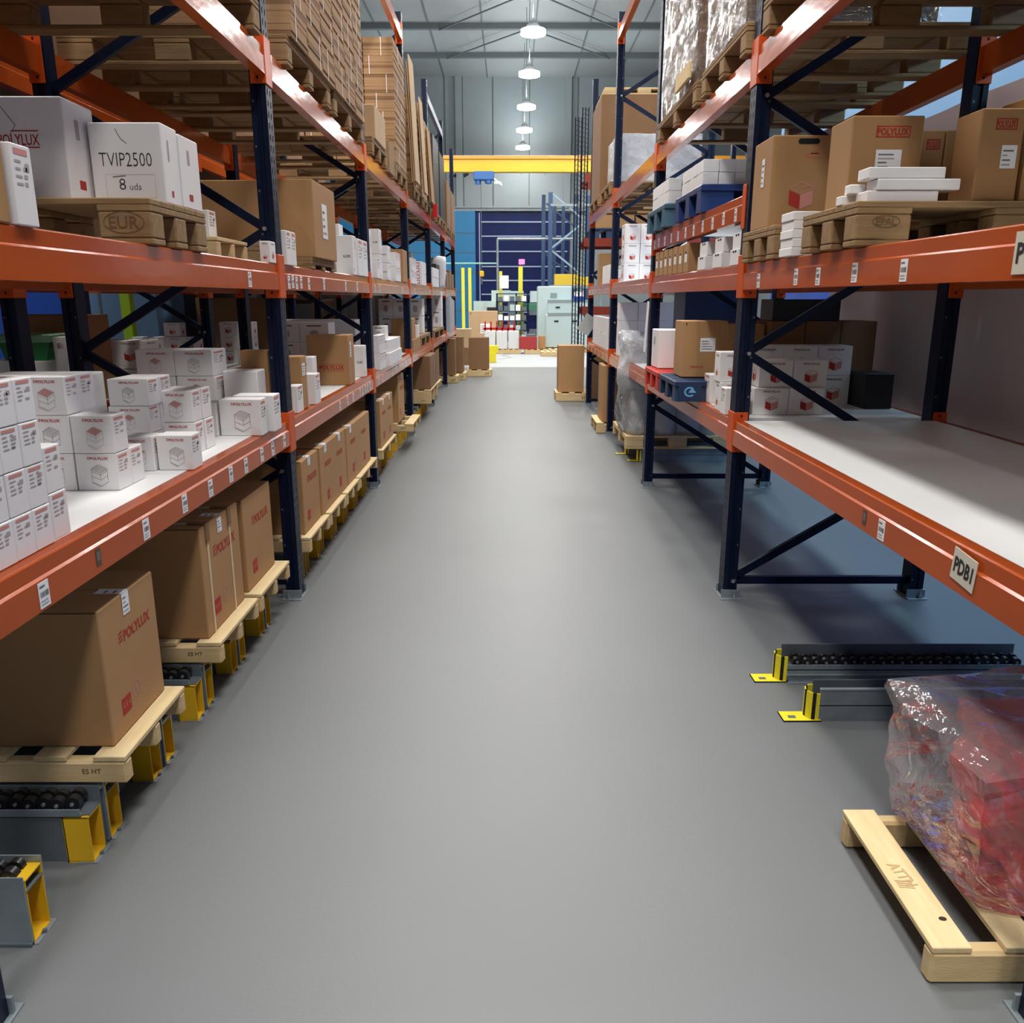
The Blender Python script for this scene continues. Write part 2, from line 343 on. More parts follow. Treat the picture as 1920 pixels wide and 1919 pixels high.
def conn_mesh(sg, end):
    """end=+1: far end of a beam (plate lies against the near face of a post)"""
    b = MB(); e = end
    b.box(-sg*.006, 0, 0, e*.052, -.165, .045, ORANGE2, .002)
    b.box(-sg*.006, sg*.068, -e*.007, 0, -.165, .045, ORANGE2, .002)
    fr = Frame((-.006*sg, 0, 0), (0, 1, 0), (0, 0, 1)) if sg < 0 else Frame((-.006, 0, 0), (0, -1, 0), (0, 0, 1))
    fn = Frame((0, -.0075 if e > 0 else 0, 0), (1, 0, 0), (0, 0, 1))
    for z in (.02, -.145):
        b.rect(fn, sg*.035-.005, z, .010, .012, HOLE)
    return b.mesh('beam_connector')
CM = {(sg, e): conn_mesh(sg, e) for sg in (1, -1) for e in (1, -1)}
def sticker_mesh(w_, h, seed=0, dark=True):
    rnd = random.Random(seed); b = MB(); b.box(0, .0012, -w_/2, w_/2, 0, h, PAPER)
    fr = Frame((.0012, -w_/2, 0), (0, 1, 0), (0, 0, 1))
    b.rect(fr, w_*.1, h*.8, w_*.5, h*.07, INK)
    a = w_*.12
    while a < w_*.85:
        t = rnd.choice((.03, .05, .08))*w_; b.rect(fr, a, h*.42, t, h*.22, INK); a += t+rnd.choice((.03, .05))*w_
    for i in range(2): b.rect(fr, w_*.1, h*(.12+.13*i), w_*rnd.uniform(.5, .8), h*.05, LINE)
    return b.mesh('location_label')
b = MB(); b.box(0, .0008, -.014, .014, .01, .06, mat('worn dark sticker', (.10, .055, .04), .7)); b.box(.0008, .001, -.009, .009, .025, .05, INK); DARKL = b.mesh('location_label')
SM = [sticker_mesh(.045, .065, i) for i in range(3)]
def beam(root, s, y0, y1, z, m=None, rear=False, labels=(), off=0.0, depth=1.1, lw=None, conn=True):
    sg, X = side(s); X += sg*off
    if rear: X += sg*depth; sg = -sg
    y0 += .05; y1 -= .05
    bm = link('beam', beam_mesh(sg, y1-y0, m or ORANGE), root, (X-sg*.004, y0, z))
    if conn:
        link('beam_connector', CM[sg, 1], bm, (sg*.004, y1-y0, 0)); link('beam_connector', CM[sg, -1], bm, (sg*.004, 0, 0))
    for k, yy in enumerate(labels):
        dk = yy < 0; yy = abs(yy)
        o = link('location_label', DARKL if dk else SM[k % 3], bm, (-sg*.0005, yy-y0, -.118+.004*(k % 2)), rz=0 if sg < 0 else math.pi)
    return bm
def shelf_board(root, s, y0, y1, z, depth=1.1, off=0.0):
    b = MB(); a, c = xo(s, off+.010), xo(s, off+depth-.010)
    n = 2
    for i in range(n):
        ya = y0+.052+(y1-y0-.104)*i/n; yb = y0+.052+(y1-y0-.104)*(i+1)/n
        b.box(a, c, ya, yb, 0, .016, BOARD)
    return b.build('shelf_board', root, (0, 0, z))
def ys(a, b, n): return [a+(b-a)*i/(n-1) for i in range(n)]
rackL = thing('pallet_rack', 'orange and navy pallet rack full of cartons left of the aisle', 'rack', (LX, 0, 0))
rackR = thing('pallet_rack', 'orange and navy pallet rack right of the aisle with an empty white shelf', 'rack', (RX, 0, 0))
rackB = thing('pallet_rack', 'dark pallet rack behind the left one, holding red printed cartons', 'rack', (-2.5, 0, 0))
for r_ in (rackL, rackR, rackB): r_.location = (0, 0, 0)
ZL, ZM, ZT, Z4 = 0.98, 1.765, 2.745, 4.40
kl = {0: 'A', 1: 'B', 2: 'A', 3: 'B', 4: 'A', 5: 'B', 6: 'A'}
for i, y in enumerate(FY):
    upright_frame(rackL, 'L', y, kl[i])
    if i < 5: upright_frame(rackB, 'L', y, kl[i], off=1.33, slots=False)
for i, y in enumerate(FY[:5]): upright_frame(rackR, 'R', y, 'B' if i % 2 == 0 else 'A')
lowlab = {0: [1.92, -2.2, 2.51, 2.83, 3.09, 3.33, 3.53, 3.77, 3.95, 4.16], 1: [5.59, 5.86, 6.08, 6.37, 6.48, 6.6, 6.71, 6.84], 2: [7.3, 7.55, 7.8, 8.15, 8.4, 8.65, 8.9, 9.15, 9.5], 3: [10.1, 10.3, 10.5], 4: ys(12.9, 15.2, 10), 5: ys(15.7, 17.9, 10)}
midlab = {0: [3.79], 1: [4.46, 4.54, 4.62, 4.72, 4.9, 5.3, 6.0, 6.45], 2: [7.3, 7.55, 9.2], 3: [10.4, 12.4], 4: ys(12.9, 15.2, 9), 5: ys(15.7, 17.9, 4)}
for i in range(6):
    a, c = FY[i], FY[i+1]
    for z, lab in ((ZL, lowlab.get(i, [])), (ZM, midlab.get(i, [])), (ZT, [])):
        beam(rackL, 'L', a, c, z, labels=lab); beam(rackL, 'L', a, c, z, rear=True)
    shelf_board(rackL, 'L', a, c, ZL-.016)
    if i: shelf_board(rackL, 'L', a, c, ZM-.016)
    if i < 3: beam(rackL, 'L', a, c, Z4); beam(rackL, 'L', a, c, Z4, rear=True)
    if i < 4:
        for z in (ZL, ZM, ZT): beam(rackB, 'L', a, c, z, off=1.33)
        if i < 3:
            for z in (ZL, ZM, ZT): beam(rackB, 'L', a, c, z, off=1.33, rear=True)
        shelf_board(rackB, 'L', a, c, ZL-.016, off=1.33)
beam(rackL, 'L', FY[4], FY[5], Z4, m=NAVYB, conn=False)
rlow = {0: [2.49, -2.62], 1: [], 2: [], 3: ys(10.0, 12.4, 6)}
rmid = {0: [2.54, 2.90, 3.24, 3.49, 4.01], 1: [], 2: [], 3: ys(10.0, 12.4, 12)}
for i in range(4):
    a, c = FY[i], FY[i+1]
    for z, lab in ((ZL, rlow[i]), (ZM, rmid[i]), (ZT, [])):
        if z == ZL and i == 2: lab = []
        if i == 2 and z < 2.5: lab = []
        beam(rackR, 'R', a, c, z, labels=lab); beam(rackR, 'R', a, c, z, rear=True)
    shelf_board(rackR, 'R', a, c, ZL-.016); shelf_board(rackR, 'R', a, c, ZM-.016)
    if i < 3: beam(rackR, 'R', a, c, Z4); beam(rackR, 'R', a, c, Z4, rear=True)
beam(rackR, 'R', FY[1], FY[2], 2.10, labels=[4.5, 4.75, 5.0, 5.25, 5.5, 5.75, 6.0, 6.25, 6.5, 6.75, 6.95]); beam(rackR, 'R', FY[1], FY[2], 2.10, rear=True)
shelf_board(rackR, 'R', FY[1], FY[2], 2.10-.016)
# handwritten signs on the near right beams
def sign(name, label, text, y, z, w_, h, tilt=0):
    b = MB(); b.box(-.002, 0, -w_/2, w_/2, -h/2, h/2, mat('yellowed paper', (.66, .62, .50), .7))
    fr = Frame((-.002, w_/2, -h/2), (0, -1, 0), (0, 0, 1)); b.text(fr, text, w_*.1, h*.25, h*.5, BLACK, w_=w_*.8, weight=.03)
    o = b.build(name, None, (RX-.0055, y, z)); o.rotation_euler = (tilt, 0, 0); tag(o, label, 'sign', 'handwritten paper signs on the right rack'); return o
sign('paper_sign', 'handwritten paper sign on the orange beam of the empty white shelf', 'PDB1', 2.01, .925, .11, .085, R(6))
sign('paper_sign', 'cream paper sign on the upper right beam at the picture edge', 'PC8', 1.93, 1.70, .12, .095)

# rack standing across the end of the right row, with perforated uprights facing the aisle
rackC = thing('pallet_rack', 'pallet rack across the right row end with tall perforated black uprights', 'rack', (0, 0, 0))
def lattice_post(root, x, y, H, m):
    b = MB()
    for dx in (-.052, 0, .052): b.box(x+dx-.009, x+dx+.009, y, y+.006, .006, H, m)
    z = .04
    while z < H-.03:
        for s_, dx in ((1, -.026), (-1, .026)): b.bar((x+dx-.02, y+.003, z), (x+dx+.02, y+.003, z+.02*s_), .006, .018, m, up=(0, 1, 0))
        z += .075
    b.box(x-.055, x-.047, y, y+.09, .006, H, m); b.box(x+.047, x+.055, y, y+.09, .006, H, m)
    return b.build('post', root)
lattice_post(rackC, 1.135, 14.6, 4.45, NAVY); lattice_post(rackC, 1.33, 15.6, 4.8, NAVY)
for x in (3.9,):
    for y in (14.6, 15.6): link('post', post_mesh(1, 4.6, False), rackC, (x, y, 0))
for z in (1.45, 2.58, 3.6):
    for y in (14.62, 15.62):
        b = MB(); b.box(1.26, 3.9, y, y+.05, z-.13, z, mat('dark orange rack paint', (.28, .035, .012), .4)); b.build('beam', rackC)
# far blue racking skeleton by the door
rackF = thing('empty_rack', 'tall empty blue rack frames with diagonal braces beside the far door', 'rack', (0, 0, 0))
for x, y, H in ((1.38, 29.2, 5.0), (1.28, 32.5, 5.3), (2.5, 32.5, 5.3), (2.62, 29.2, 4.9), (1.85, 35.5, 5.2), (2.2, 35.5, 5.2)):
    b = MB(); b.box(x-.07, x+.07, y-.05, y+.05, 0, H, NAVYB); b.build('post', rackF)
for y, m_ in ((29.2, mat('pale blue brace', (.25,.35,.45), .4)), (32.5, NAVYB)):
    for k in range(5):
        z0 = .5+.9*k
        b = MB(); b.bar((1.38 if k % 2 else 2.55, y, z0), (2.55 if k % 2 else 1.38, y, z0+.9), .05, .06, m_); b.build('brace', rackF)
b = MB(); b.bar((1.38, 29.15, 4.6), (3.2, 29.15, 4.6), .06, .08, STEEL); b.build('beam', rackF)

# ---------------------------------------------------------------- floor roller tracks
CX = 1.02
def track(s, y, style, label, n=24, x0=None, rollers=True, group=None):
    sg, X = side(s); X = xo(s, .065) if x0 is None else x0
    t = thing('roller_track', label, 'roller track', (X, y, 0), group=group)
    W = .085
    # local frame: u = away from the aisle
    b = MB()
    if style == 'A':     # low near lip, tall far plate
        b.box(sg*.075, sg*CX, .006, .010, .0, .155, STEELD); b.box(sg*.02, sg*CX, -.002, .010, .155, .160, STEEL); b.box(sg*.02, sg*CX, -.002, .001, .160, .178, STEEL, .001)
        b.box(sg*.0, sg*CX, W-.008, W-.004, .0, .203, STEELD); b.box(sg*.0, sg*CX, W-.004, W+.006, .19, .194, STEEL)
        b.box(sg*.0, sg*CX, .010, W-.008, .150, .154, STEELD)
    elif style == 'B':   # tall near plate
        b.box(sg*.0, sg*CX, -.004, 0, .0, .20, STEEL); b.box(sg*.0, sg*CX, -.012, 0, 0, .010, STEELD)
        b.box(sg*.0, sg*CX, W-.006, W-.002, .11, .203, STEEL); b.box(sg*.0, sg*CX, 0, W-.006, .150, .154, STEELD)
    elif style == 'C':   # low right-hand track
        b.box(sg*.0, sg*CX, .0, .004, .0, .075, STEEL); b.box(sg*.0, sg*CX, -.012, .0, .030, .034, STEEL); b.box(sg*0, sg*CX, -.03, 0, 0, .004, STEEL)
        b.box(sg*.0, sg*CX, W, W+.004, .0, .135, STEELD); b.box(sg*.0, sg*CX, 0, W, .050, .054, STEELD)
    else:
        b.box(sg*.0, sg*CX, .0, .004, .0, .125, STEEL); b.box(sg*.0, sg*CX, W, W+.004, .0, .13, STEELD); b.box(sg*.0, sg*CX, 0, W, .06, .064, STEELD); b.box(sg*0, sg*CX, -.004, .012, .125, .135, STEEL, .003)
    b.build('channel', t)
    if rollers:
        zr, r = ((.182, .022) if style in 'AB' else (.080, .020)); rm = RMESH[style in 'AB']
        for i in range(n): link('roller', rm, t, (sg*(.05+i*.041), .010 if i % 2 else .018, zr))
    if style in 'AB':
        b = MB(); d = .076; z1 = .150 if style == 'A' else .185
        ya, yb = (.0, W-.010) if style == 'A' else (.003, W-.006)
        b.box(0, sg*d, ya, ya+.004, .004, z1, YEL, .001); b.box(0, sg*d, yb-.004, yb, .004, z1, YEL, .001)
        b.box(0, sg*d, ya, yb, .0, .006, YEL); b.box(0, sg*d, ya, yb, z1-.004, z1, YEL); b.box(sg*(d-.004), sg*d, ya, yb, .0, z1, YEL)
        b.build('end_cap', t)
        b = MB(); b.box(-sg*.012, sg*.05, ya-.004, yb+.010, 0, .003, STEEL); b.cyl((-sg*.006, yb*.5, .003), (-sg*.006, yb*.5, .012), .006, STEELD, 6); b.build('base_plate', t)
    else:
        b = MB(); b.box(-sg*.135, sg*.01, -.012, W*.75, 0, .004, YELB); b.box(-sg*.138, sg*.01, -.015, -.012, 0, .005, HOLE); b.box(-sg*.138, -sg*.135, -.015, W*.75, 0, .005, HOLE)
        b.rect(Frame((-sg*.11, .0, .0042), (1, 0, 0), (0, 1, 0)), 0, .01, .03, .02, STEELD)
        n_ = 10; R_ = .045; cy = W*.45; cx = -sg*.0
        ring = [(cx-sg*R_*math.cos(a), cy+R_*math.sin(a)) for a in (math.pi*(i/n_)-math.pi/2 for i in range(n_+1))]
        inn = [(cx-sg*(R_-.005)*math.cos(a), cy+(R_-.005)*math.sin(a)) for a in (math.pi*(i/n_)-math.pi/2 for i in range(n_+1))]
        for i in range(n_):
            m_ = HOLE if i in (1, 4, 7) else YELB
            q = [ring[i], ring[i+1], inn[i+1], inn[i]]
            b.prism(q if sg < 0 else q[::-1], .004, .115, 'z', m_)
        b.build('end_stop', t)
    return t
RMESH = {}
for k, r in ((True, .022), (False, .020)):
    b = MB()
    b.cyl((0, 0, 0), (0, .022, 0), r, RUB, 14); b.cyl((0, .030, .006), (0, .048, .006), r*.95, RUB, 14); b.cyl((0, -.004, 0), (0, .055, 0), .006, STEEL, 6)
    RMESH[k] = b.mesh('roller')
G = 'roller tracks under the left rack'
track('L', 1.77, 'B', 'grey roller track on the floor at the picture\'s bottom left edge', group=G)
names = []
k = 0
yA = 2.085
while yA < 13.4:
    if min(abs(yA-f) for f in FY) > .12 or True:
        nearpost = [f for f in FY if abs(yA+.04-f) < .13]
        if not nearpost:
            o1 = ORD[k] if k < 14 else '%dth' % (k+1)
            track('L', yA, 'A', 'roller track with solid yellow end, left rack floor, %s pair from the camera' % o1, group=G, n=24 if yA < 5 else 8, rollers=yA < 12)
            if not [f for f in FY if abs(yA+.15-f) < .13]:
                track('L', yA+.108, 'B', 'roller track with hollow yellow end, left rack floor, %s pair from the camera' % o1, group=G, n=8, rollers=yA < 5)
            k += 1
    yA += .4165
G = 'low roller tracks on the right floor'
track('R', 3.26, 'C', 'roller track with black rollers lying on the floor beyond the bagged pallet', x0=1.19, group=G)
track('R', 2.92, 'D', 'low grey track nearest the red bag, with yellow black end stop', x0=1.205, rollers=False, group=G)
track('R', 8.22, 'D', 'nearer grey track under the wrapped drum pallet', x0=1.33, rollers=False, group=G)
track('R', 8.60, 'D', 'farther grey track under the wrapped drum pallet', x0=1.26, rollers=False, group=G)
# loose post feet at the very front corners come from the first frames of each rack
# ---------------------------------------------------------------- pallets
PAL = {}
def pal_parts(style, wx, wy, h, m):
    k = (style, round(wx, 3), round(wy, 3), h, m.name)
    if k in PAL: return PAL[k]
    P = []
    if style == 'eur':      # deck boards along X
        t = .020; b = MB(); n = 5 if wy > .45 else 3; bw = wy*.19 if n == 5 else wy*.3; gap = (wy-n*bw)/(n-1)
        for i in range(n): b.box(0, wx, i*(bw+gap), i*(bw+gap)+bw, h-t, h, m, .003)
        P.append(('deck', b.mesh('deck'), (0, 0, 0)))
        sw = min(.18, wx*.17); b = MB(); b.box(0, sw, 0, wy, h-2*t, h-t, m, .003); sm = b.mesh('stringer_board')
        for x in (0, (wx-sw)/2, wx-sw): P.append(('stringer_board', sm, (x, 0, 0)))
        bl = min(.10, wy*.2); b = MB(); b.box(0, sw, 0, bl, t*.9, h-2*t, m, .006); bm_ = b.mesh('block')
        for x in (0, (wx-sw)/2, wx-sw):
            for y in (0, (wy-bl)/2, wy-bl): P.append(('block', bm_, (x, y, 0)))
        b = MB(); b.box(0, wx, 0, bl, 0, t*.9, m, .003); sk = b.mesh('skid')
        for y in (0, (wy-bl)/2, wy-bl): P.append(('skid', sk, (0, y, 0)))
    elif style.startswith('light'):  # deck boards along Y on three runners along X
        t = .016; b = MB(); n = max(3, int(wx/.145)); bw = min(.095, wx/n*.62); gap = (wx-n*bw)/(n-1)
        for i in range(n): b.box(i*(bw+gap), i*(bw+gap)+bw, 0, wy, h-t, h, WOODY, .002)
        P.append(('deck', b.mesh('deck'), (0, 0, 0)))
        rw = .045; b = MB(); b.box(0, wx, 0, rw, 0, h-t, m, .008); rm = b.mesh('runner')
        for y in ((0, wy-rw) if style == 'lightpair' else (0, (wy-rw)/2, wy-rw)): P.append(('runner', rm, (0, y, 0)))
    else:                   # plastic
        t = .035; b = MB(); b.box(0, wx, 0, wy, h-t, h, m, .006)
        for i in range(5): b.box(wx*.02, wx*.98, wy*(.1+.18*i), wy*(.13+.18*i), h, h+.003, m)
        P.append(('deck', b.mesh('deck'), (0, 0, 0)))
        bw, bl = wx*.22, wy*.17; b = MB(); b.prism([(0, 0), (bl, 0), (bl*.85, h-t), (bl*.15, h-t)], 0, bw, 'x', m); f = b.mesh('foot')
        for x in (0, (wx-bw)/2, wx-bw):
            for y in (0, (wy-bl)/2, wy-bl): P.append(('foot', f, (x, y, 0)))
    PAL[k] = P; return P
def pallet(label, s, y, z, wx, wy, style='eur', m=None, h=.14, off=-.03, rz=0, group='wooden pallets', x=None):
    """x/off: aisle-side edge"""
    m = m or (WOODX if style == 'eur' else WOOD)
    xa = xo(s, off) if x is None else x
    x0 = xa if s == 'R' else xa-wx
    t = thing('plastic_pallet' if style == 'plastic' else 'wooden_pallet', label, 'pallet', (x0, y, z), rz, group)
    for n, me, l in pal_parts(style, wx, wy, h, m): link(n, me, t, l)
    return t
def brand(t, s, text, wx, y0, a, h, z=.03, oval=True):
    """stamped mark on a pallet's end block, near face"""
    b = MB(); fr = Frame((0, y0-.0005, 0), (1, 0, 0), (0, 0, 1)); dk = mat('branded wood', (.15, .075, .03), .8)
    b.text(fr, text, a, z, h, dk, weight=.01)
    if oval:
        asp = text_geo(text, .01)[2]; cx, cz = a+h*asp/2, z+h/2; ra, rb = h*asp*.68, h*.85
        P = [(cx+ra*math.cos(t_*math.pi/9), cz+rb*math.sin(t_*math.pi/9)) for t_ in range(19)]
        for p, q in zip(P, P[1:]): b.line(fr, p, q, .0025, dk)
    return b.build('stamped_mark', t)

# ---------------------------------------------------------------- cartons
def icon(b, fr, a, c, h, m):
    for i in range(3):
        z = c+h*(.1+.33*i); b.poly(fr, [(a+h*.1, z), (a+h*.75, z+h*.12), (a+h*.85, z+h*.3), (a+h*.2, z+h*.18)], m)
def logo(b, fr, a, c, w_, m, h=None):
    h = h or w_*.13; icon(b, fr, a, c, h, m); b.text(fr, 'POLYLUX', a+h*1.0, c, h*.92, m, w_=w_-h*1.0, weight=.03)
def device(b, fr, a, c, w_, m, m2=None):
    """exploded drawing of a flat luminaire, w_ wide"""
    h = w_*.28; t = w_*.022
    def rh(z, fill=None):
        P = [(a, z+h), (a+w_*.45, z+h*2), (a+w_, z+h*1.1), (a+w_*.55, z)]
        if fill: b.poly(fr, P, fill, .0005)
        for p, q in zip(P, P[1:]+P[:1]): b.line(fr, p, q, t, m)
    rh(c+w_*.80, m2)
    for i in range(4):
        f = .2+.2*i; b.line(fr, (a+w_*.45*f, c+w_*.80+h+h*f), (a+w_*(.55+.45*f), c+w_*.80+h*1.1*f), t, m)
    for p, q in (((a, c+w_*.95), (a+w_*.55, c+w_*.67)), ((a+w_*.55, c+w_*.67), (a+w_, c+w_*.98)), ((a, c+w_*.62), (a+w_*.55, c+w_*.36)), ((a+w_*.55, c+w_*.36), (a+w_, c+w_*.65)),
                 ((a, c+w_*.25), (a+w_*.55, c-w_*.02)), ((a+w_*.55, c-w_*.02), (a+w_*1.05, c+w_*.28)), ((a, c+w_*.18), (a+w_*.52, c-w_*.08)), ((a, c+w_*.25), (a, c+w_*.18)),
                 ((a, c+w_*.30), (a, c+w_*1.08)), ((a+w_, c+w_*.34), (a+w_, c+w_*1.1)), ((a+w_*.55, c+w_*.40), (a+w_*.55, c+w_*.8))): b.line(fr, p, q, t, m)
def redbox(b, fr, a, c, w_, m=None):
    m = m or REDINK; pk = PINKINK
    b.poly(fr, [(a, c+w_*.18), (a+w_*.45, c), (a+w_*.45, c+w_*.55), (a, c+w_*.72)], m)
    b.poly(fr, [(a+w_*.47, c), (a+w_*.97, c+w_*.2), (a+w_*.97, c+w_*.74), (a+w_*.47, c+w_*.55)], pk)
    P = [(a, c+w_*.80), (a+w_*.5, c+w_*.62), (a+w_, c+w_*.82), (a+w_*.5, c+w_*1.05)]
    for p, q in zip(P, P[1:]+P[:1]): b.line(fr, p, q, w_*.03, pk)
    b.line(fr, (a+w_*.25, c+w_*.84), (a+w_*.75, c+w_*.90), w_*.03, pk)
def smalllabel(b, fr, a, c, w_, h, seed):
    rnd = random.Random(seed)
    b.rect(fr, a, c+h*.86, w_*.85, h*.12, PINKINK)
    for i in range(4):
        b.rect(fr, a, c+h*(.70-.15*i), w_*rnd.uniform(.25, .4), h*.05, LINE); 
        if rnd.random() < .7: b.rect(fr, a+w_*.5, c+h*(.70-.15*i), w_*rnd.uniform(.15, .3), h*.08, INK if rnd.random() < .35 else LINE)
    b.rect(fr, a+w_*.62, c+h*.55, w_*.24, h*.16, LINE)
def carton_mesh(s, w_, d, h, kind, seed=0, mt=None):
    """local frame: origin at aisle-near-bottom corner; body extends away from the aisle"""
    rnd = random.Random(seed); sg = side(s)[0]
    brown = kind.startswith('b'); m = mt or (CARD if brown else WHITE)
    b = MB(); b.box(0, sg*w_, 0, d, 0, h, m, .004 if h > .2 else .0025)
    x0, x1 = (0, w_) if sg > 0 else (-w_, 0)
    near = Frame((x0, 0, 0), (1, 0, 0), (0, 0, 1))
    ais = Frame((0, 0, 0), (0, 1, 0), (0, 0, 1)) if sg < 0 else Frame((0, d, 0), (0, -1, 0), (0, 0, 1))
    top = Frame((x0, 0, h), (1, 0, 0), (0, 1, 0))
    sm_ = mat('seam shadow brown', (.10, .055, .03), .9) if brown else LINE
    if kind in ('bbig', 'bbig2', 'bstrap'):
        b.rect(top, .004, d*.5-.0015, w_-.008, .003, sm_)
        b.line(near, (w_*.35, h-.006), (w_-.004, h-.003), .004, sm_)
        if kind == 'bbig2':
            for f in (.14, .60): logo(b, ais, d*f, h*.66, .2, REDINK, h=.035)
            b.rect(ais, d*.68, h*.14, .07, .065, REDINK)
            for i in range(3): b.poly(ais, [(d*.68+.01+.021*i, h*.14+.025), (d*.68+.018+.021*i, h*.14+.025), (d*.68+.014+.021*i, h*.14+.05)], m, .0012)
        else: logo(b, ais, d*.26, h*.655, d*.60, REDINK, h=d*.60*.175)
        e = min(d*.16, .07); ex = d*.20; b.rect(ais, ex, h*.14, e, e*.9, REDINK)
        for i in range(3): b.poly(ais, [(ex+e*(.14+.3*i), h*.14+e*.35), (ex+e*(.28+.3*i), h*.14+e*.35), (ex+e*(.21+.3*i), h*.14+e*.72)], m, .0012)
        cx, cz, r_ = ex+e*1.75, h*.14+e*.75, e*.42
        P = [(cx+r_*math.cos(t*math.pi/5), cz+r_*math.sin(t*math.pi/5)) for t in range(11)]
        for p, q in zip(P, P[1:]): b.line(ais, p, q, .003, PINKINK)
        b.text(ais, '3', cx-r_*.35, cz-r_*.5, r_, PINKINK)
    elif kind == 'blux':
        b.rect(near, w_*.36, h*.28, w_*.5, h*.008, REDINK); b.rect(near, w_*.36, h*.42, w_*.5, h*.008, REDINK)
        b.text(near, 'POLYLUX', w_*.28, h*.31, h*.09, REDINK, w_=w_*.6, weight=.04)
    elif kind == 'bred':
        W2 = w_*.46; b.rect(near, w_*.34, h*.77, W2, h*.012, REDINK); b.rect(near, w_*.34, h*.88, W2, h*.012, REDINK); b.rect(near, w_*.34, h*.77, .004, h*.12, REDINK); b.rect(near, w_*.34+W2, h*.77, .004, h*.12, REDINK)
        b.text(near, 'POLYLUX', w_*.35, h*.79, h*.08, REDINK, w_=W2*.96, weight=.04)
    elif kind == 'bcube':
        redbox(b, near, w_*.27, h*.20, w_*.34)
        b.poly(near, [(w_*.36, h*.905), (w_*.62, h*.905), (w_*.64, h*.935), (w_*.62, h*.965), (w_*.36, h*.965), (w_*.34, h*.935)], HOLE)
        b.rect(near, w_*.44, h*.76, w_*.34, h*.05, mat('faint red print', (.44, .18, .09), .85)); b.poly(near, [(w_*.52, h*.80), (w_*.64, h*.80), (w_*.58, h*.86)], mat('faint red print', (.44, .18, .09), .85))
    elif kind == 'bslim':
        b.rect(ais, d*.25, h*.35, d*.5, h*.28, PAPER); b.rect(ais, d*.35, h*.66, d*.25, h*.06, HOLE)
    elif kind == 'btext':
        b.text(near, 'JOHNSON' if False else 'POLYLUX', w_*.2, h*.17, h*.035, REDINK, w_=w_*.3, weight=.03)
        b.rect(near, w_*.4, h*.46, w_*.34, h*.24, PAPER); 
        for i in range(4): b.rect(near, w_*.43, h*(.50+.045*i), w_*rnd.uniform(.12, .27), h*.012, LINE)
        b.rect(near, w_*.06, h*.92, w_*.02, h*.05, HOLE)
    elif kind == 'wdev':
        logo(b, near, w_*.28, h*.83, w_*.52, REDINK, h=h*.085)
        device(b, near, w_*.36, h*.13, min(w_*.40, h*.42), LINE if seed % 2 else INK, PINKINK if seed % 2 else None)
        smalllabel(b, ais, d*.12, h*.36, d*.75, h*.58, seed)
    elif kind == 'wred':
        logo(b, near, w_*.26, h*.84, w_*.5, mat('dark red ink', (.16, .02, .015), .8), h=h*.075)
        redbox(b, near, w_*.34, h*.16, min(w_*.38, h*.5))
        if d > .05: logo(b, ais, d*.26, h*.84, d*.5, mat('dark red ink', (.16, .02, .015), .8), h=h*.07); redbox(b, ais, d*.34, h*.18, min(d*.36, h*.45))
    elif kind == 'wside': smalllabel(b, ais, d*.14, h*.34, d*.78, h*.62, seed)
    elif kind == 'wlux':
        b.text(near, 'LUX', w_*.45, h*.44, h*.07, BLACK, w_=w_*.42, weight=.03); b.rect(ais, d*.2, h*.1, d*.1, h*.08, INK); b.rect(ais, d*.55, h*.65, d*.12, h*.24, LINE)
    elif kind == 'wspoly':
        logo(b, near, w_*.42, h*.36, w_*.75, BLACK, h=h*.10); b.rect(ais, d*.3, h*.6, d*.2, h*.2, LINE)
    elif kind == 'wtvip':
        b.text(near, 'TVIP2500', w_*.12, h*.46, h*.17, BLACK, w_=w_*.72, weight=-.012)
        for p, q in (((.18, .06), (.86, .07)), ((.86, .07), (.86, .36)), ((.86, .36), (.18, .36)), ((.18, .36), (.18, .06))): b.line(near, (p[0]*w_, p[1]*h), (q[0]*w_, q[1]*h), .0008, LINE)
        b.text(near, '8', w_*.36, h*.17, h*.14, BLACK, weight=-.012); b.text(near, 'uds', w_*.50, h*.17, h*.08, BLACK, w_=w_*.16, weight=-.01)
        b.line(near, (w_*.28, h*.33), (w_*.46, h*.345), .003, INK); b.line(near, (w_*.38, h*.92), (w_*.44, h*.80), .002, INK); b.line(near, (w_*.44, h*.80), (w_*.52, h*.74), .002, INK)
        b.rect(ais, d*.35, h*.10, d*.12, h*.08, REDINK); b.rect(ais, d*.3, h*.55, d*.09, h*.26, LINE)
    elif kind == 'wlux2':
        for z in (.50, .66): b.rect(near, w_*.22, h*z, w_*.40, h*.012, REDINK)
        b.text(near, 'POLYLUX', w_*.0+.005, h*.525, h*.11, REDINK, w_=w_*.60, weight=.01)
        b.line(near, (w_*.12, h*.90), (w_*.3, h*.72), .0025, INK); b.line(near, (w_*.3, h*.72), (w_*.2, h*.62), .002, INK)
        b.rect(ais, d*.3, h*.12, d*.2, h*.09, REDINK); b.rect(ais, d*.35, h*.62, d*.12, h*.2, LINE)
    elif kind == 'wtop': b.rect(near, w_*.25, h*.8, w_*.5, h*.07, INK); b.poly(near, [(w_*.35, h*.3), (w_*.5, h*.2), (w_*.65, h*.3), (w_*.65, h*.55), (w_*.5, h*.62), (w_*.35, h*.55)], LINE, .0004)
    elif kind == 'wroll':
        for a in (.3, .55): b.rect(ais, d*a, h*.80, d*.17, h*.13, HOLE)
    elif kind == 'wrbox':
        for z in (.1, .55): 
            b.rect(near, w_*.2, h*z, w_*.6, h*.35, REDINK); b.rect(near, w_*.25, h*(z+.06), w_*.5, h*.23, m, .0012)
    if kind in ('bplain', 'wplain', 'bbig'): pass
    return b.mesh('body')
CMC = {}
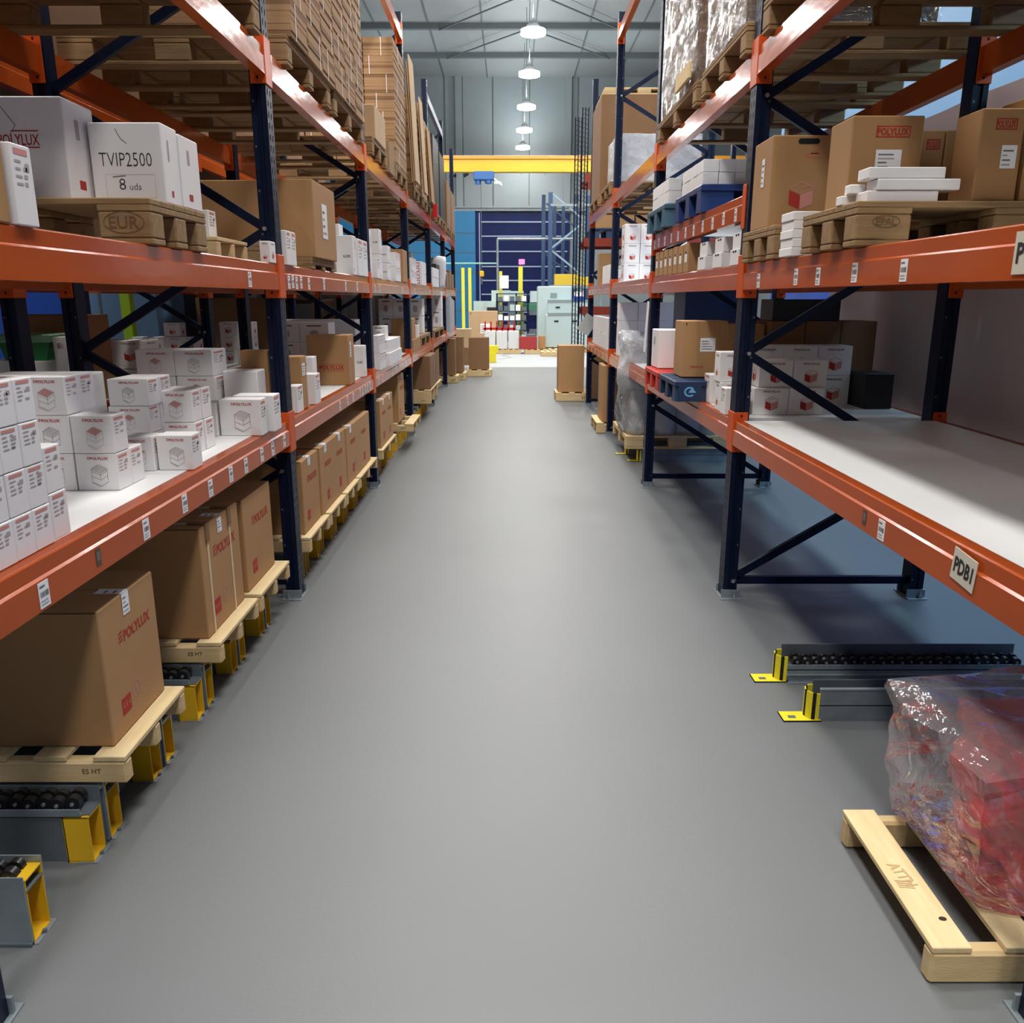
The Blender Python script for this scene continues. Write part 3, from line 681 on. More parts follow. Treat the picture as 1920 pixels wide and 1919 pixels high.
def carton(label, s, x, y, z, w_, d, h, kind='bplain', group=None, seed=0, stick=None, mt=None, rz=0, name='carton'):
    k = (s, round(w_, 3), round(d, 3), round(h, 3), kind, seed, mt.name if mt else '', )
    if k not in CMC: CMC[k] = carton_mesh(s, w_, d, h, kind, seed, mt)
    me = CMC[k]
    if not stick and kind != 'bstrap':
        o = link(name, me, None, (x, y, z), rz); tag(o, label, 'box', group); return o
    t = thing(name, label, 'box', (x, y, z), rz, group); link('body', me, t)
    sg = side(s)[0]
    for st in stick or ():
        b = MB(); kd, a, c, w2, h2 = st
        if kd == 'near': fr = Frame((0 if sg > 0 else -w_, 0, 0), (1, 0, 0), (0, 0, 1))
        elif kd == 'aisle' or kd == 'fold': fr = Frame((0, 0, 0), (0, 1, 0), (0, 0, 1)) if sg < 0 else Frame((0, d, 0), (0, -1, 0), (0, 0, 1))
        b.poly(fr, [(a, c), (a+w2, c), (a+w2, c+h2), (a, c+h2)], PAPER, .0015)
        rnd = random.Random(int(a*1000)+seed)
        for i in range(4): b.rect(fr, a+w2*.1, c+h2*(.12+.2*i), w2*rnd.uniform(.3, .8), h2*.07, INK if i % 2 else LINE, .002)
        if kd == 'fold':
            tf = Frame((0, 0, h), (0, 1, 0), (-1, 0, 0)) if sg < 0 else Frame((0, d, h), (0, -1, 0), (1, 0, 0))
            b.poly(tf, [(a, -.0015), (a+w2, -.0015), (a+w2, h2*1.2), (a, h2*1.2)], PAPER, .0015)
            for i in range(2): b.rect(tf, a+w2*.15, h2*(.3+.4*i), w2*.5, h2*.12, INK, .002)
        b.build('paper_label', t)
    if kind == 'bstrap':
        for a in (.15, .72):
            b = MB(); b.box(sg*-.003, 0, d*a, d*a+.010, -.001, h, mat('cream strap', (.72, .62, .42), .5)); b.box(0, sg*w_, d*a, d*a+.010, h, h+.003, mat('cream strap', (.72, .62, .42), .5)); b.build('strap', t)
            b = MB(); b.box(sg*-.006, 0, d*a-.012, d*a+.022, h-.07, h+.004, CARD2); b.box(0, sg*.07, d*a-.012, d*a+.022, h, h+.005, CARD2); b.build('edge_protector', t)
    return t
ROW = ['bottom', 'second', 'third', 'fourth', 'fifth', 'sixth']
def rows(n): return ['bottom', 'top'] if n == 2 else (['only'] if n == 1 else (['bottom', 'middle', 'top'] if n == 3 else ['bottom', 'second', 'third', 'top'] if n == 4 else ROW[:n-1]+['top']))
def cols(n): return ['only'] if n == 1 else (['nearer', 'farther'] if n == 2 else (['nearest', 'middle', 'farthest'] if n == 3 else [ORD[i] for i in range(n)]))
def xcols(n): return ['only'] if n == 1 else (['aisle-side', 'inner'] if n == 2 else (['aisle-side', 'middle', 'inner'] if n == 3 else [ORD[i]+'-from-aisle' for i in range(n)]))
def grid(desc, where, s, x, y, z, size, nx, ny, nz, kind, group, jit=.004, gap=.003, mt=None, skip=(), seeds=2):
    w_, d, h = size; sg = side(s)[0]; rnd = random.Random(hash((round(x*100), round(y*100), nz)) & 255)
    for k in range(nz):
        for j in range(ny):
            for i in range(nx):
                if i > 0 and j > 0 and k < nz-1: continue
                if (i, j, k) in skip: continue
                bits = []
                if nz > 1: bits.append(rows(nz)[k]+' row')
                if ny > 1: bits.append(cols(ny)[j])
                if nx > 1: bits.append(xcols(nx)[i]+' column')
                lab = desc+(', '+' '.join(bits) if bits else '')+', '+where
                ox = rnd.uniform(0, jit)
                carton(lab, s, x+sg*(i*(w_+gap)+ox), y+j*(d+gap)+rnd.uniform(0, jit*.5), z+k*(h+.0015), w_, d, h, kind, group, seed=(i+j+k) % seeds, mt=mt, rz=rnd.uniform(-.004, .004))
# ================================================================= LEFT RACK
from mathutils import noise as NZ
# under the first beam: brown cartons on small new pallets over the roller tracks
GU = 'large brown cartons on the left floor tracks'; GP = 'new wood pallets on the left floor tracks'
def up(label, y, wy, wx=.62, off=-.02, z=.205, h=.09): 
    t = pallet(label, 'L', y, z, wx, wy, 'light', h=h, off=off, group=GP)
    brand(t, 'L', 'ES HT', wx, 0, wx-.13, .016, z=.035, oval=False); return t
up('new pallet under the nearest brown carton at the picture\'s lower left', 2.17, .46)
up('new pallet under the strapped brown carton', 3.00, .50)
up('new pallet under the brown carton just before the first left post', 3.545, .50)
carton('largest brown carton with red logo, nearest on the left floor pallets', 'L', -1.185, 2.225, .296, .60, .375, .43, 'bbig', GU, stick=[('fold', .15, .36, .045, .07)])
carton('brown carton bound with two cream straps, second on the left floor', 'L', -1.185, 3.035, .296, .60, .45, .45, 'bstrap', GU, stick=[('fold', .19, .38, .05, .06)])
carton('brown carton behind the strapped one, just before the first left post', 'L', -1.19, 3.565, .296, .60, .43, .43, 'bbig', GU)
for i, (y, wy) in enumerate(((4.46, .52), (5.02, .50), (5.56, .48), (6.08, .82))): up('new pallet beyond the first left post, %s of four in that bay' % ORD[i], y, wy, off=-.03)
carton('brown carton directly behind the first left post, on a floor pallet', 'L', -1.16, 4.52, .296, .55, .40, .42, 'bbig', GU, stick=[('fold', .14, .37, .06, .05)])
carton('long brown carton with two labels, middle of the first left floor bay', 'L', -1.155, 4.95, .296, .55, .80, .42, 'bbig2', GU, stick=[('fold', .12, .37, .07, .05), ('fold', .55, .37, .07, .05)])
carton('long brown carton reaching the second left post, on new pallets', 'L', -1.155, 5.79, .296, .55, .98, .41, 'bbig2', GU, stick=[('fold', .12, .36, .07, .05)])
up('new pallet just beyond the second left post', 7.22, .92, off=-.03)
carton('brown carton just beyond the second left post, near the floor', 'L', -1.145, 7.30, .296, .55, .80, .42, 'bbig2', GU, stick=[('fold', .15, .37, .07, .05), ('fold', .55, .37, .07, .05)])
up('new pallet sticking out before the third left post', 8.80, .75, off=-.12)
carton('tall brown carton set back before the third left post', 'L', -1.19, 8.88, .296, .75, .50, .50, 'bbig', GU, stick=[('fold', .3, .44, .07, .06)])
up('pallet under the big brown carton past the third left post', 11.15, 1.0, wx=1.0, off=-.10, z=.215, h=.19)
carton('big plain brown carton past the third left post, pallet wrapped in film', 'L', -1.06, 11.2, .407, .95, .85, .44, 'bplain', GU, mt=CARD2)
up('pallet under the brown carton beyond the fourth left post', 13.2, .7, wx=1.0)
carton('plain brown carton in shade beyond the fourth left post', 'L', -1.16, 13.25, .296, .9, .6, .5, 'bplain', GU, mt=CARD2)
# tall brown cartons standing past the rack end
GT = 'tall brown cartons at the far end of the left rack'
for i, (x, y, w_, h, d, lab) in enumerate(((-1.05, 16.2, .70, .70, .42, 'hidden mostly by the last post'), (-.93, 16.85, .62, .705, .42, 'middle one'), (-.43, 17.6, .42, .66, .40, 'standing out in the aisle'))):
    carton('tall dark brown carton past the left rack, '+lab, 'L', x, y, .141, w_, d, h, 'bplain', GT, mt=CARD2)
    t = pallet('small pallet under the tall dark carton, '+lab, 'L', y-.05, 0, w_+.10, d+.12, 'light', h=.14, x=x+.06, group='small pallets at the far end of the left rack')
    brand(t, 'L', 'HT', w_, 0, w_-.04, .05, z=.03, oval=False)
# ---- lower shelf (z = 1.0), first bay
Z = ZL+.0008
W3 = 'left lower shelf'
grid('small white labelled carton', 'nearest stack on left lower shelf', 'L', -1.188, 1.824, Z, (.13, .083, .1065), 1, 3, 4, 'wside', 'small white cartons in the nearest left stack', seeds=4)
grid('white labelled carton', 'low pair beside the nearest left stack', 'L', -1.199, 2.096, Z, (.12, .083, .122), 1, 1, 2, 'wside', 'white cartons in the low pair')
GD = 'white cartons with a red logo and lamp drawing'
grid('white carton with lamp drawing', 'big stack mid lower shelf', 'L', -1.292, 2.676, Z, (.137, .098, .124), 3, 2, 3, 'wdev', GD, skip=((0, 1, 1), (0, 0, 2), (0, 1, 2)))
carton('white carton with dark lamp drawing, alone near the left shelf edge', 'L', -1.173, 3.012, Z, .128, .098, .13, 'wdev', GD, seed=2)
carton('white carton touching the inner side of the lone drawing carton', 'L', -1.308, 2.997, Z, .128, .098, .128, 'wdev', GD, seed=1)
grid('white carton with red logo', 'stack behind the lone drawing carton', 'L', -1.271, 3.348, Z, (.150, .098, .127), 1, 2, 2, 'wdev', GD, jit=.015)
grid('white carton with red logo', 'three-high stack behind the big one', 'L', -1.40, 3.22, Z, (.155, .11, .104), 1, 2, 3, 'wdev', GD, jit=.01)
carton('large white carton with dark lamp drawing before the first left post', 'L', -1.147, 3.803, Z, .19, .10, .168, 'wdev', GD, seed=0)
carton('plain white carton on the inner side of the large drawing carton', 'L', -1.346, 3.792, Z, .12, .10, .155, 'wplain', GD)
carton('white carton squeezed between large drawing carton and first post', 'L', -1.121, 3.927, Z, .19, .12, .172, 'wside', GD)
carton('plain shaded white carton above the large drawing carton', 'L', -1.25, 4.133, Z, .17, .14, .27, 'wplain', GD)
carton('open brown carton in shade just inside the first left post', 'L', -1.24, 4.299, Z, .14, .09, .36, 'bplain', 'brown cartons on the left lower shelf')
grid('shaded white carton', 'back block before first post', 'L', -1.436, 4.06, Z, (.185, .2, .124), 2, 1, 3, 'wdev', 'white cartons shaded at the back of the shelf')
carton('shaded white carton deep behind the nearest left stack', 'L', -1.602, 2.997, Z, .25, .3, .34, 'wplain', GD)
# ---- lower shelf, second bay
carton('small white carton beside the first left post, bay beyond it', 'L', -1.168, 4.567, Z, .06, .13, .15, 'wside', 'white cartons beyond the first left post')
carton('tall thin brown carton beyond the first left post', 'L', -1.178, 4.722, Z, .13, .13, .30, 'bplain', 'brown cartons on the left lower shelf', stick=[('aisle', .02, .19, .07, .07)])
carton('white carton next to the tall thin brown one', 'L', -1.157, 4.96, Z, .13, .13, .18, 'wside', 'white cartons beyond the first left post')
carton('pale carton with faint drawing behind the bigger white one', 'L', -1.24, 5.27, Z, .15, .12, .26, 'wtop', 'white cartons beyond the first left post')
carton('big brown carton with underlined red logo near second left post', 'L', -1.168, 6.097, Z, .30, .22, .36, 'blux', 'brown cartons on the left lower shelf', stick=[('aisle', .05, .2, .05, .11)])
carton('white carton with black lettering before the second left post', 'L', -1.168, 6.737, Z, .10, .12, .25, 'wlux', 'white cartons beyond the first left post')
grid('shaded white carton', 'block behind big brown carton', 'L', -1.38, 6.46, Z, (.22, .25, .145), 2, 1, 3, 'wtop', 'shaded white cartons behind the big brown one')
carton('low pale carton at the back beyond the first left post', 'L', -1.405, 5.477, Z, .3, .3, .17, 'wplain', 'white cartons beyond the first left post')
# third bay
G3 = 'white cartons between second and third left posts'
grid('slim white carton', 'left block past second post', 'L', -1.14, 7.40, Z, (.06, .12, .15), 1, 3, 2, 'wside', G3)
grid('white carton', 'low row before third left post', 'L', -1.12, 7.86, Z, (.11, .22, .12), 1, 4, 1, 'wtop', G3)
grid('white carton', 'upper row before third left post', 'L', -1.13, 7.95, Z+.122, (.12, .26, .115), 1, 3, 1, 'wtop', G3)
carton('single white carton topmost before the third left post', 'L', -1.19, 8.1, Z+.24, .13, .2, .12, 'wtop', G3)
grid('tall grey-white carton', 'back row before third left post', 'L', -1.62, 8.9, Z, (.26, .3, .40), 3, 1, 1, 'wplain', G3)
# fourth bay and beyond
carton('low brown carton just beyond the third left post', 'L', -1.14, 10.0, Z, .25, .8, .14, 'bplain', 'brown cartons on the left lower shelf')
carton('upright brown carton on the low one past third left post', 'L', -1.16, 10.1, Z+.142, .25, .35, .24, 'bplain', 'brown cartons on the left lower shelf')
carton('small white carton on the low brown one', 'L', -1.14, 10.55, Z+.142, .05, .15, .15, 'wplain', G3)
pallet('wooden pallet on the left lower shelf before the fourth post', 'L', 11.0, ZL, 1.0, 1.3, 'eur', off=0, group='pallets on the left lower shelf')
grid('grey-white carton', 'pallet before fourth left post', 'L', -1.2, 11.75, ZL+.143, (.20, .3, .235), 3, 1, 2, 'wtop', 'white cartons on far left shelf pallets')
pallet('wooden pallet on the left lower shelf beyond the fourth post', 'L', 13.0, ZL, 1.0, 1.9, 'eur', off=0, group='pallets on the left lower shelf')
grid('bright white carton', 'pallet beyond fourth left post', 'L', -1.14, 14.3, ZL+.143, (.17, .3, .29), 2, 1, 2, 'wtop', 'white cartons on far left shelf pallets')
for i in range(6): carton('tall grey sheet box in the last left bay, %s from the camera' % ORD[i], 'L', -1.10-.01*i, 15.75+.38*i, Z, .45, .2, .645-.015*i, 'wplain', 'tall grey boxes in the last left bay', mt=mat('grey board', (.42, .42, .45), .7))

# ---- middle level (z = 1.76)
Z = ZM+.0008
carton('plain brown carton at the left picture edge, middle level', 'L', -1.15, 1.62, Z, .30, .40, .30, 'bplain', 'brown cartons on the left middle level')
carton('narrow white carton beside the brown one at the left picture edge', 'L', -1.14, 2.035, Z, .10, .085, .18, 'wside', 'white cartons on the left middle level')
t = pallet('old stamped pallet carrying the handwritten white cartons', 'L', 2.76, Z, 1.0, .49, 'eur', off=-.02, group='pallets on the left middle level')
brand(t, 'L', 'EUR', 1.0, 0, 1.0-.135, .038, z=.047)
GW = 'large white cartons on the stamped left pallet'; zp = Z+.1405
carton('white carton with handwritten black letters and number eight', 'L', -1.14, 2.93, zp, .24, .135, .25, 'wtvip', GW)
carton('white carton pressed behind the handwritten one, aisle side', 'L', -1.135, 3.07, zp, .24, .175, .24, 'wlux2', GW)
carton('large white carton with boxed red lettering beside the handwritten one', 'L', -1.39, 2.80, zp, .215, .20, .30, 'wlux2', GW)
pallet('light new pallet behind the stamped one, near the first left post', 'L', 3.72, Z, .6, .42, 'light', h=.09, off=.10, group='pallets on the left middle level')
carton('small white carton on the light new pallet', 'L', -1.36, 3.95, Z+.0905, .09, .1, .13, 'wside', 'white cartons on the left middle level')
carton('tiny white carton with red print behind the first left post', 'L', -1.15, 4.16, Z, .05, .10, .10, 'wred', 'white cartons on the left middle level')
pallet('dark pallet at the back under a wide brown carton', 'L', 4.62, Z, .8, .38, 'eur', h=.12, off=.16, group='pallets on the left middle level')
carton('wide brown carton behind the first left post, middle level', 'L', -1.34, 4.68, Z+.1205, .50, .32, .32, 'bplain', 'brown cartons on the left middle level')
for i in range(2): carton('thin white carton just past the first left post, %s' % ('nearer' if i == 0 else 'farther'), 'L', -1.14, 4.44+.10*i, Z, .06, .09, .17, 'wside', 'white cartons on the left middle level')
pallet('small dark pallet under the largest plain brown carton', 'L', 5.02, Z, .55, .66, 'eur', h=.065, off=.0, group='pallets on the left middle level')
carton('largest plain brown carton on the left middle level', 'L', -1.13, 5.05, Z+.0655, .22, .62, .43, 'bplain', 'brown cartons on the left middle level', stick=[('aisle', .22, .12, .14, .20)])
carton('white carton with black letters right of the largest brown carton', 'L', -1.15, 6.36, Z, .13, .15, .28, 'wlux', 'white cartons on the left middle level')
for i in range(2): carton('white carton against the second left post, %s of two' % ('nearer' if i == 0 else 'farther'), 'L', -1.14, 6.53+.22*i, Z, .12, .2, .27, 'wside', 'white cartons on the left middle level')
carton('white carton raised at the back before the second left post', 'L', -1.29, 6.6, Z, .12, .15, .38, 'wplain', 'white cartons on the left middle level')
G5 = 'white cartons past the second left post, middle level'
carton('tall leaning-thin white carton just past the second left post', 'L', -1.16, 7.18, Z, .06, .12, .38, 'wlux', G5)
carton('low white carton at the edge past the second left post', 'L', -1.13, 7.38, Z, .08, .12, .17, 'wside', G5)
grid('white lettered carton', 'tall pair past second left post', 'L', -1.14, 7.62, Z, (.10, .14, .21), 1, 1, 2, 'wlux', G5)
grid('white lettered carton', 'middle pair of the third left bay', 'L', -1.14, 8.1, Z, (.10, .2, .155), 1, 1, 2, 'wlux', G5)
grid('white dotted carton', 'rear pair of the third left bay', 'L', -1.14, 8.7, Z, (.11, .17, .14), 1, 2, 2, 'wside', G5)
carton('brown carton before the third left post, middle level', 'L', -1.14, 9.25, Z, .17, .38, .34, 'bplain', 'brown cartons on the left middle level')
grid('narrow white carton', 'past third left post, middle level', 'L', -1.14, 10.1, Z, (.07, .16, .145), 1, 3, 2, 'wside', G5)
grid('cream carton with boxed red print', 'before fourth left post', 'L', -1.15, 11.3, Z, (.15, .2, .15), 1, 3, 2, 'wrbox', G5)
carton('grey box above the cream cartons before the fourth left post', 'L', -1.35, 11.9, Z, .35, .3, .45, 'wplain', G5, mt=mat('grey board', (.42, .42, .45), .7))
grid('grey carton', 'past fourth left post, middle level', 'L', -1.14, 12.9, Z, (.12, .35, .14), 1, 3, 2, 'wtop', G5)
carton('black crate on the far left middle level', 'L', -1.2, 14.1, Z, .35, .7, .38, 'bplain', 'dark crates far left', mt=BLACKF, name='crate')
for i in range(3):
    carton('brown shaded bale in the last left bay, middle level, %s' % ORD[i], 'L', -1.15, 15.7+.75*i, Z, .4, .6, .30+.05*(i % 2), 'bplain', 'bales in the last left bay', mt=CARD2, name='bale')
def blob(label, name, cat, x0, x1, y0, y1, z0, z1, m, amp=.03, fr_=6, seed=0, parent=None, n=18, flat=True, part='body', cap=None):
    b = MB(); cx, cy = (x0+x1)/2, (y0+y1)/2
    def fn(u, v):
        a = u*2*math.pi; c, s_ = math.cos(a), math.sin(a); k = 1/max(abs(c), abs(s_))**.82
        if v < .12: r, z = v/.12, 0
        elif v > .88: r, z = (1-v)/.12, 1
        else: r, z = 1, (v-.12)/.76
        p = Vector((cx+(x1-x0)/2*c*k*r, cy+(y1-y0)/2*s_*k*r, z0+(z1-z0)*z))
        q = NZ.noise_vector(p*fr_+Vector((seed*7.3, 0, 0)))*amp
        if z == 0: q.z = 0; 
        p = p+q
        if p.z < z0: p.z = z0
        return p
    b.grid(fn, n*2, n, m)
    o = b.build(part if parent else name, parent)
    if not parent: tag(o, label, cat)
    return o
blob('white plastic bag on top of the far left crates', 'plastic_bag', 'bag', -1.35, -1.12, 14.9, 15.3, ZM+.001, ZM+.52, WHITE, amp=.05, n=8)

# ---- top level (z = 2.72)
Z = ZT+.0008
GTP = 'pallets on the left top level'
for i, (y, wy) in enumerate(((1.75, .95), (2.95, 1.2), (4.62, 1.05), (5.78, 1.1), (7.3, .85), (8.75, .95), (10.4, 1.0), (11.5, 1.0), (13.0, 1.1), (14.2, 1.1), (15.7, 1.1), (16.9, 1.1))):
    pallet('old pallet resting on the left top beams, %s from the camera' % ORD[i], 'L', y, Z, 1.16, wy, 'eur', off=-.03, group=GTP)
zt = Z+.1405
for i, (y, d) in enumerate(((1.8, .85), (3.0, 1.1))):
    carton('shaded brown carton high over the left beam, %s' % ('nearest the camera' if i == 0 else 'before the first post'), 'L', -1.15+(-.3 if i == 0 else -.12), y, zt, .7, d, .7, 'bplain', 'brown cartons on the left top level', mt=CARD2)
carton('small pale carton over the left top beam before the first post', 'L', -1.13, 3.62, zt, .1, .16, .16, 'bplain', 'brown cartons on the left top level', mt=CARDL)
def bundle_mesh(s, w_, d, h, seed, corr=True, strap=True):
    rnd = random.Random(seed); sg = side(s)[0]; b = MB(); m = CORR if corr else CARD
    n = 6; hh = h/n
    for i in range(n):
        o = rnd.uniform(0, .006); b.box(sg*o, sg*w_, rnd.uniform(0, .004), d-rnd.uniform(0, .004), i*hh+.0008, (i+1)*hh, m if (seed+i) % 5 else CARD2)
    return b.mesh('flat_cartons')
BM = {}
def bundle(label, s, x, y, z, w_, d, h, group, seed=0, straps=((.3,),)):
    k = (s, round(w_, 2), round(d, 2), round(h, 2), seed % 4)
    if k not in BM:
        sg = side(s)[0]; b = MB(); f = (.25, .6, .4, .8)[seed % 4]
        b.box(-sg*.002, 0, d*f, d*f+.005, 0, h, PAPER); b2 = MB(); b2.box(sg*w_*f, sg*w_*f+sg*.006, -.002, 0, 0, h, PAPER)
        BM[k] = (bundle_mesh(s, w_, d, h, seed % 4), b.mesh('strap'), b2.mesh('strap'))
    t = thing('flat_carton_bundle', label, 'cardboard', (x, y, z), group=group)
    link('flat_cartons', BM[k][0], t); link('strap', BM[k][1], t); link('strap', BM[k][2], t); return t
for k in range(7):
    for j in range(6):
        bundle('strapped bundle of flat cartons, %s layer, %s along, high left block' % (ORD[k], ORD[j]), 'L', -1.10, 4.66+.365*j, zt+.178*k, .95, .36, .176, 'strapped carton bundles in the high left block', seed=j*3+k*5)
for k in range(7):
    for i in range(3):
        bundle('ribbed flat carton bundle, %s layer, %s from the aisle, before third left post' % (ORD[k], ORD[i]), 'L', -1.12-.30*i, 8.85, zt+.165*k, .295, .85, .163, 'ribbed bundles before the third left post', seed=i*2+k*3)
carton('brown carton with a pale flap on the left top level past the second post', 'L', -1.11, 7.42, zt, .34, .6, .26, 'bplain', 'brown cartons on the left top level', mt=CARDL)
carton('low wooden crate under the ribbed bundles', 'L', -1.12, 8.3, Z, .3, .35, .28, 'bplain', 'crates on the left top level', mt=WOODX, name='crate')
def sheets(label, x, y, z, d, h, n, m, lean=.05, t_=.012):
    t = thing('cardboard_sheets', label, 'cardboard', (x, y, z))
    for i in range(n):
        b = MB(); o = i*.022
        b.prism([(-o, 0), (-o-t_, 0), (-o-t_-lean, h*(1-.05*i)), (-o-lean, h*(1-.05*i))], i*.03, d-i*.02, 'y', m); b.build('sheet', t)
    return t
sheets('pale cardboard sheets leaning on the left stack past the third post', -1.05, 10.0, zt, .42, 1.3, 3, CARDL)
sheets('second group of pale sheets leaning farther along the left top level', -1.05, 11.05, zt, .35, 1.1, 2, CARDL)
sheets('grey-brown sheets leaning before the fourth left post, top level', -1.06, 12.1, zt, .4, .95, 2, CARD)
for k in range(5):
    for j in range(2):
        bundle('flat carton bundle, %s layer, %s column, between third and fourth left posts' % (ORD[k], cols(2)[j]), 'L', -1.13, 10.45+.98*j, zt+.2*k, .85, .95, .198, 'carton bundles past the third left post', seed=k+j)
for i, (y, d, h, m_) in enumerate(((13.05, 1.0, 1.05, BLACKF), (14.25, 1.0, 1.0, BLACKF), (15.75, 1.0, .75, CARD2), (16.95, 1.0, .72, CARD2))):
    carton('dark wrapped load on the far left top level, %s from the camera' % ORD[i], 'L', -1.12, y, zt, .9, d, h, 'bplain', 'dark loads on the far left top level', mt=m_, name='wrapped_load')
carton('red and white packet on the edge of the far left top level', 'L', -1.06, 12.85, Z, .06, .12, .2, 'bplain', 'packets far left', mt=REDP, name='packet')
# ---- rack behind
Z = ZL+.0008
GB = 'red printed cartons on the rack behind'
grid('white carton with red box print', 'rack behind, past first post', 'L', -2.50, 5.75, Z, (.205, .26, .168), 3, 1, 2, 'wred', GB)
grid('bright white carton with red print', 'rack behind, farther on', 'L', -2.95, 8.0, Z, (.155, .15, .13), 4, 1, 2, 'wred', GB)
carton('single bright red printed carton topmost on the rack behind', 'L', -3.12, 8.02, Z+.263, .155, .14, .13, 'wred', GB)
grid('small red printed carton', 'rack behind, inner post', 'L', -2.50, 8.25, Z, (.16, .15, .13), 2, 1, 3, 'wred', GB)
carton('white carton with red edge print beside the green bin', 'L', -2.47, 4.69, Z, .07, .2, .41, 'wred', GB)
# green bin, blue cabinets and a yellow green post in the next aisle
GREEN = mat('green bin plastic', (.02, .20, .05), .4)
carton('low white carton under the green bin on the rack behind', 'L', -2.55, 4.72, ZL+.001, .40, .3, .275, 'wplain', GB)
carton('plain brown carton behind the green bin', 'L', -2.55, 5.1, ZL+.001, .5, .3, .52, 'bplain', 'brown cartons on the rack behind')
t = thing('green_bin', 'green plastic bin with lighter rim behind the nearest left posts', 'bin', (-2.72, 4.75, ZL+.277))
b = MB(); b.prism([(-.13, 0), (.10, 0), (.13, .10), (-.16, .10)], 0, .25, 'y', GREEN); b.build('tub', t)
b = MB(); b.box(-.17, .14, -.01, .26, .10, .145, mat('light green rim', (.22, .42, .24), .35), .006); b.build('rim', t)
t = thing('storage_cabinet', 'vivid blue cabinet seen behind the nearest left posts', 'cabinet', (-4.77, 9.2, 0))
b = MB(); b.box(-2.4, .0, 0, .8, 0, 2.6, VBLUE, .01); b.build('body', t); b = MB(); b.box(-1.21, -1.19, -.02, 0, .1, 2.5, SEAM); b.build('door_gap', t)
t = thing('storage_cabinet', 'pale steel blue cabinet behind the left rack beside yellow green post', 'cabinet', (-3.85, 9.3, 0))
b = MB(); b.box(-.88, .0, 0, .8, 0, 2.5, mat('steel blue panel', (.14, .25, .42), .4), .01); b.build('body', t)
for x in (-.62, -.3):
    b = MB(); b.box(x, x+.02, -.02, 0, .1, 2.4, SEAM); b.build('door_gap', t)
t = thing('bollard', 'yellow green upright post in the aisle behind the left rack', 'post', (-3.9, 8.7, 0))
b = MB(); b.box(-.05, .05, -.05, .05, .01, 2.2, mat('yellow green paint', (.45, .70, .03), .4), .006); b.build('post', t); b = MB(); b.box(-.1, .1, -.1, .1, 0, .01, STEELD); b.build('base_plate', t)

GBB = 'dark loads on the rack behind'
for i, (y, z, d, h) in enumerate(((1.8, ZM, 1.0, .62), (3.0, ZM, 1.1, .66), (4.6, ZM, 1.1, .55), (5.9, ZM, .9, .6), (7.4, ZM, 1.1, .7), (8.7, ZM, .9, .6), (10.2, ZM, 1.1, .7), (11.4, ZM, 1.0, .6))):
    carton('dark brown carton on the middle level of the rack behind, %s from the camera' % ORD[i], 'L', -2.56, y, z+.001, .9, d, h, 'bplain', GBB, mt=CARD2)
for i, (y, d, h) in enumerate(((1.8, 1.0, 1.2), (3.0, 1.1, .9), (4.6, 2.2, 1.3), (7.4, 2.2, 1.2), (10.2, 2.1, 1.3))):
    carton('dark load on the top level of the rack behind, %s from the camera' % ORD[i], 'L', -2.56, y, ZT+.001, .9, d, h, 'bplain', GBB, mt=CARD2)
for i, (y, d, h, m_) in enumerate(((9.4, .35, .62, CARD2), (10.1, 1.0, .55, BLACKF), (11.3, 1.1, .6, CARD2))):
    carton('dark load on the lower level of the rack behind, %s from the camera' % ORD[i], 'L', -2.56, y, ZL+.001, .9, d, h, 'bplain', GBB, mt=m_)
for i, (x, y) in enumerate(((-3.75, 10.6), (-3.8, 12.3), (-3.8, 14.0))):
    carton('tall dark stack on the floor beyond the rack behind, %s from the camera' % ORD[i], 'L', x, y, 0, 1.2, 1.4, 2.5, 'bplain', 'dark stacks on the floor beyond the left racks', mt=mat('dark goods and shade fill', (.05, .035, .03), .7), name='stacked_goods')

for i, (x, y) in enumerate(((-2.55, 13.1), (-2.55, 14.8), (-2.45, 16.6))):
    carton('added shade-dark stack behind the far left posts, %s from the camera' % ORD[i], 'L', x, y, 0, 1.2, 1.4, 2.25, 'bplain', 'added dark stacks behind the far left posts', mt=mat('dark goods and shade fill', (.05, .035, .03), .7), name='stacked_goods')  # stacks added to fill the dark gap, shade put into their colour
# ================================================================= RIGHT RACK
Z = ZM+.0008
GP2 = 'pallets on the right middle level'
t = pallet('old stamped pallet on the upper right beam with long near block', 'R', 2.84, Z, 1.08, .52, 'eur', off=-.04, group=GP2)
brand(t, 'R', 'EPAL', 1.08, 0, .065, .022, z=.065)
pallet('short old pallet under the brown carton with a hand hole', 'R', 3.74, Z, .8, .50, 'eur', off=-.03, group=GP2)
zp = Z+.1405
GR = 'brown cartons on the right middle level'
carton('brown carton with a hand hole and red cube print', 'R', 1.15, 3.88, zp, .32, .27, .38, 'bcube', GR, stick=[('aisle', .13, .18, .045, .12)])
carton('tall brown carton with red boxed logo behind the white flat boxes', 'R', 1.19, 3.10, zp, .25, .20, .305, 'bred', GR, stick=[('near', .09, .13, .09, .065)])
carton('brown carton with faded red side print, between the logo cartons', 'R', 1.50, 3.27, zp, .10, .18, .29, 'bred', GR)
carton('brown carton with pale taped edge and red house print', 'R', 1.605, 3.27, zp, .14, .2, .29, 'bcube', GR)
carton('brown carton with partly hidden red logo near the right edge', 'R', 1.51, 2.86, zp, .14, .16, .28, 'bred', GR, stick=[('near', .075, .10, .05, .07)])
carton('brown carton cut by the right picture edge with cream straps', 'R', 1.665, 2.86, zp, .2, .18, .32, 'bplain', GR)
GF = 'flat white boxes on the stamped right pallet'
